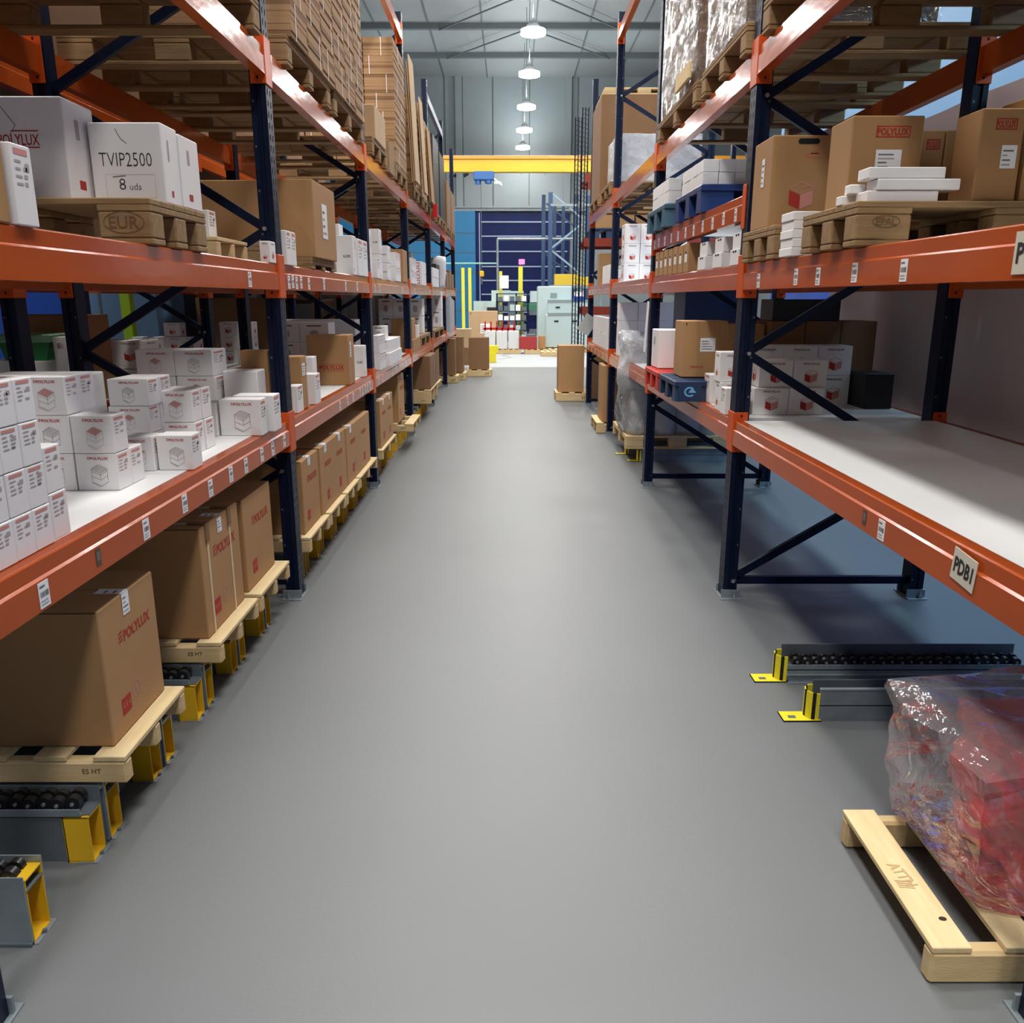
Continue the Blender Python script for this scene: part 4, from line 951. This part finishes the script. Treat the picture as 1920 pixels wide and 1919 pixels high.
for i, (x, y, w_, z, lab) in enumerate(((1.17, 2.87, .235, 0, 'lowest of the flat pile'), (1.20, 2.865, .27, .036, 'middle of the flat pile'), (1.17, 2.87, .25, .072, 'top of the flat pile'), (1.13, 2.98, .05, .0, 'small end piece beside the pile'), (1.145, 2.95, .05, .033, 'upper end piece beside the pile'))):
    carton('long flat white box on the stamped right pallet, '+lab, 'R', x, y, zp+z, w_, .09 if i < 3 else .05, .034 if i < 3 else .03, 'wplain', GF)
for i in range(5): carton('small white box in the upright column on the right beam, %s row' % rows(5)[i], 'R', 1.14+.004*(i % 2), 3.50, Z+.0345*i, .11, .15, .0335, 'wplain', 'small white boxes in a column between right pallets')
for i in range(7):
    carton('slim brown carton with white label, %s from the camera, right middle level' % ORD[i], 'R', 1.175, 5.66+.185*i, Z, .18, .15, .185-.004*(i % 2), 'bslim', 'slim brown cartons in a row on the right')
GV = 'white rounded boxes beside the first right post'
for j, (y, d) in enumerate(((4.42, .17), (4.78, .20), (5.17, .20))):
    for k in range(2): carton('rounded white box with black marks, %s pair from the post, %s' % (ORD[j], 'lower' if k == 0 else 'upper'), 'R', 1.175+.01*k, y, Z+.082*k, .12, d, .08, 'wroll', GV)
grid('large white carton', 'back row behind rounded boxes', 'R', 1.45, 5.3, Z, (.28, .3, .20), 3, 1, 1, 'wplain', 'white cartons behind the rounded boxes')
# extra level
Z = 2.1008
pallet('vivid blue plastic pallet on the extra right level', 'R', 5.22, Z, .9, .80, 'plastic', PBLUE, h=.155, off=-.03, group='plastic pallets on the extra right level')
pallet('steel blue plastic pallet behind the vivid blue one', 'R', 6.25, Z, .9, .78, 'plastic', PBLUE2, h=.155, off=-.06, group='plastic pallets on the extra right level')
grid('small white box', 'on the vivid blue pallet', 'R', 1.16, 5.30, Z+.159, (.095, .085, .072), 6, 7, 2, 'wplain', 'small white boxes on the vivid blue pallet')
grid('small white box', 'on the steel blue pallet', 'R', 1.14, 6.30, Z+.159, (.095, .11, .085), 1, 6, 2, 'wplain', 'small white boxes on the steel blue pallet')
def wrapped(label, s, x, y, z, w_, d, h, m, inner='layers', fm=None, group=None, amp=.012, name='wrapped_load'):
    sg = side(s)[0]; t = thing(name, label, 'wrapped load', (x, y, z), group=group)
    b = MB(); rnd = random.Random(int(y*10))
    if inner == 'layers':
        n = int(h/.03)
        for i in range(n): b.box(sg*rnd.uniform(.01, .022), sg*(w_-.015), rnd.uniform(.01, .02), d-.015, h*i/n+.001, h*(i+1)/n, m)
    else:
        n = max(2, int(w_/.3)); ny = max(1, int(d/.3)); nz = max(1, int(h/.25))
        for i in range(n):
            for j in range(ny):
                for k in range(nz): b.box(sg*(.012+(w_-.03)*i/n), sg*(.012+(w_-.03)*(i+1)/n-sg*0), .012+(d-.03)*j/ny, .010+(d-.03)*(j+1)/ny, .001+(h-.02)*k/nz, (h-.02)*(k+1)/nz, m, .004)
    b.build('stacked_goods', t)
    b = MB(); n = 24
    def face(P, U, V):
        P, U, V = Vector(P), Vector(U), Vector(V); N_ = U.cross(V).normalized()
        def fn(u, v):
            p = P+U*u+V*v; q = p*Vector((9, 9, 22)).x
            e = NZ.noise(Vector((p.x*8+p.z*5, p.y*8+p.z*9, p.z*14+y)))*amp
            return p+N_*(e+amp*.6)*min(1, 8*min(u, 1-u)+.15)
        b.grid(fn, n, n, fm or FILM)
    x0, x1 = (0, w_) if sg > 0 else (-w_, 0)
    face((x0, 0, 0), (x1-x0, 0, 0), (0, 0, h)); 
    if sg > 0: face((0, d, 0), (0, -d, 0), (0, 0, h))
    else: face((0, 0, 0), (0, d, 0), (0, 0, h))
    face((x0, 0, h), (x1-x0, 0, 0), (0, d, 0))
    b.build('stretch_film', t); return t
wrapped('white wrapped load behind the small white boxes', 'R', 1.80, 5.95, Z+.16, .45, .85, .34, WHITE, 'boxes', FILMW)
# top level
Z = ZT+.0008
GTP = 'pallets on the right top level'
for i, (y, wy) in enumerate(((1.8, .95), (3.0, 1.15), (4.42, .95), (5.52, 1.35), (10.0, 1.0), (11.25, 1.2))):
    pallet('old pallet resting on the right top beams, %s from the camera' % ORD[i], 'R', y, Z, 1.16, wy, 'eur', off=-.03, group=GTP)
zt = Z+.1405
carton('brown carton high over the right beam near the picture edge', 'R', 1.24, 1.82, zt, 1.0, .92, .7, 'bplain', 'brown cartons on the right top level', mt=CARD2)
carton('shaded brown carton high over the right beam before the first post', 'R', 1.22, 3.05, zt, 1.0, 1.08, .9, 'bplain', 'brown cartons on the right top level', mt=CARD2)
wrapped('flat cartons wrapped in shiny film just past the first right post', 'R', 1.15, 4.47, zt+.001, .95, .86, 1.36, CORR, group='film wrapped carton loads, right top level')
b = MB(); wrapped('flat cartons partly wrapped before the second right post, wood board leaning', 'R', 1.15, 5.58, zt, .95, 1.22, 1.36, CORR, group='film wrapped carton loads, right top level')
o = MB(); o.box(0, .02, 0, .42, 0, .10, WOODY, .004); o = o.build('wooden_board', None, (1.105, 5.60, zt+.03)); tag(o, 'pale wooden board on the edge of the right top wrapped load', 'board')
wrapped('low white wrapped load past the third right post, top level', 'R', 1.22, 10.02, zt, .95, .9, .5, WHITE, 'boxes', FILMW)
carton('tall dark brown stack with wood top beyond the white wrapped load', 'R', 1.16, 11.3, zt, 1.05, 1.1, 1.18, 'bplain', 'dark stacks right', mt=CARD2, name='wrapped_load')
pallet('pale pallet lying on top of the tall dark brown stack', 'R', 11.3, zt+1.181, 1.0, 1.1, 'eur', WOOD, h=.08, off=.02, group=GTP)
# lower shelf, second bay
Z = ZL+.0008
pallet('red plastic pallet overhanging the right lower shelf', 'R', 5.72, Z, .45, .56, 'plastic', PRED, h=.125, x=1.02, group='plastic pallets on the right lower shelf')
t = pallet('dark blue plastic pallet with pale round emblem, right lower shelf', 'R', 5.10, Z, .34, .58, 'plastic', PDBLUE, h=.125, x=1.02, group='plastic pallets on the right lower shelf')
b = MB(); fr = Frame((0, -.001, 0), (1, 0, 0), (0, 0, 1)); b.box(.02, .16, -.001, .02, .0, .12, PDBLUE)
P = [(.09+.030*math.cos(a), .06+.026*math.sin(a)) for a in [i*math.pi/8 for i in range(2, 15)]]
for p, q in zip(P, P[1:]): b.line(fr, p, q, .011, EMB, .0016)
b.poly(fr, [(.08, .055), (.13, .055), (.105, .085)], EMB, .0018); b.build('emblem', t)
carton('white carton with black logo standing on the red pallet', 'R', 1.064, 5.993, Z+.130, .30, .28, .27, 'wspoly', 'cartons on plastic pallets, right lower shelf')
carton('brown carton with white label standing on the dark blue pallet', 'R', 1.095, 5.311, Z+.130, .28, .26, .35, 'btext', 'cartons on plastic pallets, right lower shelf')
carton('second brown carton right of the labelled one', 'R', 1.37, 5.30, Z, .235, .25, .46, 'bplain', 'cartons on plastic pallets, right lower shelf')
GQ = 'white cartons with red box print, right lower shelf'
carton('white carton at the shelf edge next to the dark blue pallet', 'R', 1.214, 5.022, Z, .12, .15, .17, 'wside', GQ)
carton('white carton behind first right post, lower of two', 'R', 1.185, 4.66, Z, .14, .12, .160, 'wred', GQ)
carton('white carton with red print behind first right post, upper of two', 'R', 1.18, 4.68, Z+.162, .14, .12, .165, 'wred', GQ)
carton('narrow white carton right against the first right post', 'R', 1.175, 4.50, Z, .13, .10, .145, 'wside', GQ)
for k in range(2):
    for i in range(2): carton('red printed white carton right of the first post, %s row, %s' % (('bottom', 'second')[k], ('near the post', 'away from the post')[i]), 'R', 1.33+(.03 if k else 0)+(.186 if k else .192)*i, 4.50+.03*k, Z+.147*k, .183 if k else .19, .18, .145, 'wred', GQ)
grid('shaded red printed carton', 'back row right of first post', 'R', 1.42, 4.95, Z, (.20, .18, .172), 3, 1, 2, 'wred', GQ)
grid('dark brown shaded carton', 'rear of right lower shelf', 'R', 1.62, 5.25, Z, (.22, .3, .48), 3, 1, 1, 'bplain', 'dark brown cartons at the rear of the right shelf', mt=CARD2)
carton('black crate lying on the dark brown shaded cartons', 'R', 1.64, 5.28, Z+.482, .42, .26, .13, 'bplain', 'black crates right', mt=BLACKF, name='crate')
carton('black crate beside the red printed cartons, under the shaded row', 'R', 2.04, 4.75, Z, .16, .25, .2, 'bplain', 'black crates right', mt=BLACKF, name='crate')
carton('large navy blue plastic crate on the right shelf past the second post', 'R', 1.50, 7.25, Z, .62, .5, .70, 'bplain', 'blue crates right', mt=mat('navy plastic', (.015, .04, .12), .4), name='crate')
grid('white carton', 'right shelf before the third post', 'R', 1.2, 9.25, Z, (.20, .2, .19), 4, 1, 3, 'wplain', 'plain white cartons on the right lower shelf')
carton('white red printed carton before the third right post, lower shelf', 'R', 1.28, 8.95, Z, .18, .12, .17, 'wred', 'plain white cartons on the right lower shelf')
grid('narrow white carton', 'right shelf past the third post', 'R', 1.19, 10.2, Z, (.16, .22, .19), 2, 8, 2, 'wplain', 'narrow white cartons far right')
Z = ZM+.0008
grid('red printed white carton', 'right middle level before third post', 'R', 1.24, 9.3, Z, (.165, .25, .20), 4, 1, 3, 'wred', 'red printed cartons on the far right middle level')
carton('white red printed carton past the third right post, middle level', 'R', 1.30, 11.2, Z, .24, .25, .24, 'wred', 'red printed cartons on the far right middle level')
carton('open brown carton with orange inside on the far right middle level', 'R', 1.22, 11.6, Z, .26, .3, .42, 'bplain', 'brown cartons far right')
for i in range(6): carton('thin white upright box on the far right middle level, %s' % ORD[i], 'R', 1.19, 10.1+.15*i, Z, .08, .1, .22, 'wplain', 'thin white boxes far right')
# curtain behind the right rack
t = thing('tarpaulin', 'pale grey tarpaulin hanging behind the empty right shelf', 'sheet', (0, 0, 0))
for y0, y1 in ((1.2, 4.70), (4.86, 6.6)):
    b = MB(); b.grid(lambda u, v: (2.47+.03*NZ.noise(Vector((u*3+y0, v*2, 1)))+.012*math.sin(u*15+y0), y0+(y1-y0)*u, .86+1.77*v), 40, 16, TARP); b.build('sheet', t)
for y in (1.9, 3.0, 3.9, 4.7, 5.6):
    b = MB(); b.cyl((2.44, y, 2.59), (2.44, y, 2.64), .006, BLACK, 6); b.build('hook', t)
t = thing('added_lamp_housing', 'added housing for the unseen cool light behind the right rack', 'lamp', (3.9, 4.6, 3.43))  # housing added around the cool fill light, hidden by the rear beam
b = MB(); b.box(-.08, .08, -2.5, 2.5, .02, .08, HOUS); b.build('housing', t)
# plates near the posts
o = MB(); o.box(0, .004, 0, .10, 0, .42, PAPER); o = o.build('paper_sheet', None, (1.155, 7.14, 1.15)); o.rotation_euler = (R(4), R(2), 0); tag(o, 'long white sheet hanging beside the second right post', 'sheet')
o = MB(); o.box(-.10, .10, 0, .004, -.135, .135, mat('grey plate', (.36, .38, .36), .5)); o = o.build('metal_plate', None, (1.16, 12.55, 1.22)); o.rotation_euler = (0, R(33), 0); tag(o, 'tilted grey plate hung on the fourth right post', 'plate')
# ---- floor, right
GFR = 'pallets on the floor right'
pallet('pallet under the film wrapped drums behind the second right post', 'R', 8.15, .137, 1.05, 1.05, 'eur', WOOD, h=.13, x=1.16, group=GFR)
t = thing('wrapped_drums', 'grey drums wrapped in clear film on a pallet past the second right post', 'drum load', (1.18, 8.2, .268))
GD_ = mat('pale grey drum', (.66, .69, .70), .35)
for j in range(2):
    for i in range(4):
        b = MB(); cx, cy = .13+.25*i, .13+.42*j
        b.cyl((cx, cy, .0), (cx, cy, .50), .118, GD_, 20); b.cyl((cx, cy, .50), (cx, cy, .515), .122, STEEL, 20); b.cyl((cx, cy, .22), (cx, cy, .23), .121, GD_, 20); b.build('drum', t)
blob('', 'film', '', -.04, 1.05, -.03, .75, .001, .55, FILM, amp=.05, fr_=7, parent=t, part='stretch_film')
blob('', 'film', '', -.05, .30, -.02, .5, .45, .98, FILMW, amp=.08, fr_=6, parent=t, part='loose_film', seed=3)
pallet('small pallet under the tall thin carton past the third right post', 'R', 10.0, 0, .8, .7, 'light', h=.13, x=1.06, group=GFR)
carton('tall thin brown carton on the floor past the third right post', 'R', 1.13, 10.05, .131, .6, .5, .68, 'bplain', 'tall brown cartons right', mt=CARD)
t = pallet('small pallet under the tall brown carton beside the fourth right post', 'R', 13.22, 0, .52, .55, 'light', h=.14, x=.74, group=GFR); brand(t, 'R', 'HT', .5, 0, .42, .05, z=.03, oval=False)
carton('tall brown carton standing in the aisle beside the fourth right post', 'R', .78, 13.28, .141, .41, .42, .73, 'bplain', 'tall brown cartons right', mt=CARD)
carton('dark brown carton squeezed behind the fourth right post', 'R', 1.28, 13.4, 0, .5, .5, .82, 'bplain', 'tall brown cartons right', mt=CARD2)
for i in range(5):
    carton('brown carton on the cross rack at the right row end, %s from left' % ORD[i], 'R', 1.42+.36*i, 14.7, 2.745, .33, .7, .33, 'bplain', 'brown cartons on the cross rack', mt=CARD)
    if i % 2 == 0: pallet('navy plastic pallet on the cross rack, %s from left' % ORD[i//2], 'R', 14.65, 2.582, .66, .9, 'plastic', PDBLUE, h=.16, x=1.38+.36*i, group='navy pallets on the cross rack')
# nearest floor pallet with the red bag
t = pallet('new pallet on the floor at lower right under the red bag', 'R', 1.635, 0, .62, .55, 'lightpair', h=.105, x=1.005, group=GFR)
b = MB(); fr = Frame((0, 0, .1052), (1, 0, 0), (0, 1, 0)); dk = mat('pressed wood mark', (.50, .34, .15), .8)
b.text(fr, 'ATTN', .02, .30, .035, dk, w_=.09, rot=R(-80)); 
for i in range(4): b.line(fr, (.015, .21+.008*i), (.055, .205+.008*i), .0025, dk, .0012)
P = [(.071+.010*math.cos(a*math.pi/6), .095+.007*math.sin(a*math.pi/6)) for a in range(12)]; b.poly(fr, P, mat('knot', (.03, .01, .008), .8), .001)
b.build('pressed_mark', t)
t = thing('red_bag', 'red goods in a crumpled clear plastic bag on the floor pallet', 'bag', (0, 0, 0))
def crumple(x0, x1, y0, y1, z0, z1, m, amp, fr_, seed, part, n=40, taper=.0):
    b = MB(); cx, cy = (x0+x1)/2, (y0+y1)/2
    def fn(u, v):
        a = u*2*math.pi; c, s_ = math.cos(a), math.sin(a); k = 1/max(abs(c), abs(s_))**.75
        r, z = (v/.08, 0) if v < .08 else (((1-v)/.12, 1) if v > .88 else (1, (v-.08)/.80))
        r *= 1-taper*(1-z)
        p = Vector((cx+(x1-x0)/2*c*k*r, cy+(y1-y0)/2*s_*k*r, z0+(z1-z0)*z))
        q = p*fr_+Vector((seed*3.1, 0, 0))
        e = NZ.noise(q)*.6+(.5-abs(NZ.noise(q*1.9)))*.55+(.3-abs(NZ.noise(q*4.1)))*.25
        d = Vector((c, s_, .35 if z == 1 else .0))
        p = p+d*amp*e
        if z == 1: p.z += amp*.8*NZ.noise(q*1.3)
        if p.z < z0: p.z = z0
        return p
    b.grid(fn, n*2, n, m, smooth=False if part == 'plastic_bag' else True); return b.build(part, t)
crumple(1.31, 1.88, 1.75, 2.22, .1065, .465, REDP, .06, 8, 1, 'red_goods', n=36)
FB = film('crumpled bag film', white=.08, tint=(1.0, .97, .97), rough=.05, bump=.45, bscale=6)
crumple(1.10, 1.90, 1.70, 2.26, .1062, .52, FB, .085, 4.6, 5, 'plastic_bag', n=20, taper=.10)
# ================================================================= FAR HALL
def parts(name, label, cat, loc, lst, group=None):
    t = thing(name, label, cat, loc, group=group)
    for pn, bx, m in lst:
        b = MB()
        for q in (bx if isinstance(bx, list) else [bx]): b.box(*q, m, .004)
        b.build(pn, t)
    return t
MINT = mat('pale mint machine paint', (.50, .62, .62), .4); MINTD = mat('machine vent grey', (.25, .30, .30), .5)
# crane
t = thing('overhead_crane', 'yellow overhead crane beam spanning the hall', 'crane', (0, 30, 5.75))
b = MB(); b.box(-9.8, 12, 0, .3, 0, .40, YEL); b.build('girder', t); b = MB(); b.box(-9.8, 12, -.05, .35, .40, .50, mat('crane top flange', (.75, .30, .03), .4)); b.build('flange', t)
b = MB(); b.box(-3, 3, .1, .14, .50, .53, PAPER); b.build('power_rail', t)
b = MB()
for x in (-1.9, -1.2, .4, 1.2): b.bar((x, .02, -.1), (x+.35, .02, .38), .02, .02, STEELD)
b.build('cable', t)
HB = mat('hoist blue', (.03, .12, .35), .4)
t = thing('hoist', 'blue chain hoist under the yellow crane beam', 'hoist', (-.86, 29.98, 5.37))
b = MB(); b.box(-.35, .35, -.15, .15, .1, .38, HB, .03); b.cyl((-.2, 0, .12), (-.2, 0, -.02), .10, HB, 12); b.cyl((.15, 0, .12), (.15, 0, .0), .12, HB, 12); b.build('body', t)
b = MB(); b.box(.35, .6, -.03, .03, .0, .06, PAPER); b.bar((.3, 0, .2), (.62, 0, -.05), .05, .05, PAPER); b.build('arm', t)
b = MB(); b.cyl((-.1, 0, .1), (-.1, 0, -2.85), .012, STEELD, 6); b.build('chain', t)
b = MB(); b.box(-.18, -.02, -.05, .05, -3.05, -2.85, YEL, .03); b.cyl((-.1, 0, -3.1), (-.1, 0, -3.3), .03, STEELD, 8); b.build('hook', t)
# pallets and goods on the pale floor
GFF = 'pallets on the far pale floor'
for i, (x, y, wx, wy) in enumerate(((-.75, 24.8, 1.1, .78), (.45, 24.7, 1.0, .8), (.9, 23.7, .9, .7), (.85, 25.52, 1.65, 1.4))):
    pallet('pale pallet on the far floor, %s from the left' % ORD[i], 'R', y, 0, wx, wy, 'light', h=.13 if i < 3 else .095, x=x, group=GFF)
parts('red_box', 'low red case on a pallet in the far hall', 'box', (.55, 24.8, .135), [('body', (-.25, .27, 0, .4, 0, .36), mat('dull red case', (.38, .03, .03), .5)), ('lid', (-.05, .22, .05, .35, .36, .43), STEELD)])
carton('small brown carton right of the red case in the far hall', 'R', .87, 24.9, .135, .2, .3, .38, 'bplain', 'far hall cartons')
t = thing('crate_row', 'white wrapped crates with red frames on top in the far hall', 'crate', (-.75, 24.9, .135))
for i in range(3):
    b = MB(); b.box(.02+.35*i, .34+.35*i, 0, .6, 0, .52, mat('pale wrap', (.7, .7, .68), .6), .01); b.build('crate', t)
b = MB(); b.box(-.02, .95, .05, .12, .56, .62, REDP); 
for i in range(6): b.box(.02+.17*i, .06+.17*i, .05, .12, .52, .80, REDP)
b.build('red_frame', t)
parts('cleaning_cart', 'bright yellow buckets standing on the far floor', 'bucket', (-.50, 21.4, 0), [('lower_bucket', (-.12, .16, 0, .25, 0, .24), YELB), ('upper_bucket', (-.06, .22, .05, .3, .24, .42), YELB)])
carton('very tall brown carton in the far hall beside yellow posts', 'R', -1.22, 25.6, .0, .86, .7, 1.22, 'btext', 'far hall cartons', mt=CARDL)
carton('pale framed carton at the end of the left rack', 'L', -.93, 20.6, .42, .78, .5, .45, 'bplain', 'far hall cartons', mt=CARDL)
carton('brown carton under the pale framed one at the left rack end', 'L', -.95, 20.6, 0, .76, .5, .418, 'bplain', 'far hall cartons', mt=CARD2)
t = thing('machine_cabinet', 'large mint grey machine cabinet with vents and handles, far right', 'machine', (1.15, 26.0, 0))
b = MB(); b.box(-.28, .75, 0, .9, .1, 1.95, MINT, .02); b.build('tall_body', t)
b = MB(); b.box(-.05, 1.35, -.55, -.01, .15, 1.12, MINT, .02); b.build('front_body', t)
b = MB(); b.box(.02, 1.35, -.35, -.01, 1.125, 1.5, MINT, .02); b.build('middle_body', t)
for z in (1.12, 1.5):
    b = MB(); b.box(.0, 1.3, -.565 if z < 1.3 else -.365, -.545 if z < 1.3 else -.345, z-.03, z+.05, MINTD); b.build('vent', t)
for x, z, y in ((.2, .92, -.565), (.75, .92, -.565), (.25, 1.32, -.365)):
    b = MB(); b.box(x, x+.13, y, y+.02, z-.02, z+.03, BLACK); b.build('handle', t)
b = MB(); b.box(.1, .3, -.012, 0, 1.6, 1.75, MINTD); b.build('gauge', t)
parts('blue_tray', 'white and blue tray on the mint machine', 'tray', (2.03, 25.62, 1.505), [('tray', (-.1, .25, 0, .3, 0, .14), VBLUE), ('cover', (-.06, .2, .02, .28, .141, .28), PAPER)])
parts('yellow_crate', 'yellow crates on top of the far right machine', 'crate', (2.1, 27.3, 2.0), [('crate', (-.65, .1, 0, .5, .0, .34), mat('mustard crate', (.65, .45, .03), .5)), ('crate', (.12, .5, 0, .5, .0, .26), mat('mustard crate', (.65, .45, .03), .5))])
parts('storage_shelf', 'shelf under the yellow crates behind the mint machine', 'shelf', (2.1, 27.2, 0), [('top', (-.8, .9, 0, .7, 1.9, 1.998), STEEL), ('leg', (-.75, -.68, .1, .17, 0, 1.9), STEEL), ('leg', (.8, .87, .1, .17, 0, 1.9), STEEL)])
parts('machine', 'mint workbench machine with green top and dark screen', 'machine', (.62, 28.2, 0), [('base', (-.25, .45, 0, .6, 0, .3), MINT), ('column', (-.25, -.15, 0, .5, .3, 1.2), MINT), ('column', (.35, .45, 0, .5, .3, 1.2), MINT), ('screen', (-.1, .3, .1, .2, .6, 1.05), DOORB), ('top', (-.3, .5, -.05, .6, 1.2, 1.42), mat('green cover', (.05, .22, .13), .5))])
t = thing('bin_rack', 'small parts rack full of pale bins under the warning light', 'shelf', (-.42, 27.5, 0))
b = MB()
for x in (0, .62, 1.0): b.box(x, x+.05, 0, .05, 0, 1.75, NAVY)
for z in (.3, .6, .9, 1.2, 1.5, 1.75): b.box(0, 1.05, 0, .4, z-.03, z, NAVYB)
b.build('frame', t)
rnd = random.Random(3)
for z in (.3, .6, .9, 1.2, 1.5):
    for i in range(5):
        b = MB(); h = rnd.uniform(.12, .2); b.box(.06+.19*i, .21+.19*i, -.02, .3, z, z+h, rnd.choice((PAPER, MINT, PAPER, STEELD)), .004); b.build('bin', t)
b = MB(); b.box(.12, .40, -.01, .02, 1.9, 2.3, PAPER); b.build('notice', t)
YP = mat('lime yellow guard paint', (.75, .72, .06), .4)
t = thing('guard_posts', 'pair of tall yellow guard posts by the far left machine', 'post', (-1.55, 27.8, 0))
for x in (0, .22):
    b = MB(); b.box(x, x+.10, 0, .08, 0, 2.55, YP); b.build('post', t)
for i, (x, h) in enumerate(((-.33, 2.45), (.30, 2.6))):
    o = MB(); o.box(0, .14 if i else .1, 0, .08, 0, h, YP); o = o.build('guard_post', None, (x, 28.05, 0)); tag(o, 'slim yellow post %s the warning light' % ('left of' if i == 0 else 'right under'), 'post')
t = thing('warning_light', 'pink red warning light on a thin pole in the far hall', 'lamp', (.36, 28.95, 0))
b = MB(); b.cyl((0, 0, 0), (0, 0, 2.75), .02, STEEL, 8); b.build('pole', t)
b = MB(); b.cyl((.06, -.03, 2.70), (.06, -.03, 2.86), .10, mat('pink warning lamp', (1.0, .08, .22), .4, emit=2.5), 14); b.build('lamp', t)
t = thing('pipe_frame', 'thin grey pipe frame in front of the navy door', 'pipe', (-.4, 29.5, 0))
b = MB(); b.cyl((0, 0, 0), (0, 0, 3.55), .04, STEEL, 8); b.cyl((0, 0, 3.55), (2.6, 0, 3.55), .04, STEEL, 8); b.cyl((-2.2, 0, 2.75), (0, 0, 2.75), .025, mat('pale green pipe', (.25, .5, .45), .4), 8); b.build('pipe', t)
parts('machine', 'pale machine behind the very tall brown carton', 'machine', (-1.1, 28.6, 0), [('body', (-.1, .65, 0, .8, 0, 1.5), MINT), ('panel', (.35, .75, -.02, 0, 1.15, 1.3), BLACK), ('hood', (.5, 1.15, .1, .7, 1.5, 1.85), MINT)])
parts('machine', 'narrow white machine left of the yellow guard posts', 'machine', (-2.2, 27.0, 0), [('body', (-.1, .3, 0, .6, 0, 1.55), MINT), ('top_box', (-.1, .2, .05, .4, 1.55, 2.05), PAPER), ('gauge', (.0, .08, -.02, 0, 1.2, 1.32), BLACK)])
for i, x in enumerate((-.05, .75, 1.45)):
    parts('machine', 'row of pale instruments in front of the navy door, %s from left' % ORD[i], 'machine', (x, 31.5, 0), [('stand', (0, .6, 0, .6, 0, 1.45), STEELD), ('panel', (.02, .58, -.03, .3, 1.45, 1.85), MINT)], group='instruments in front of the navy door')
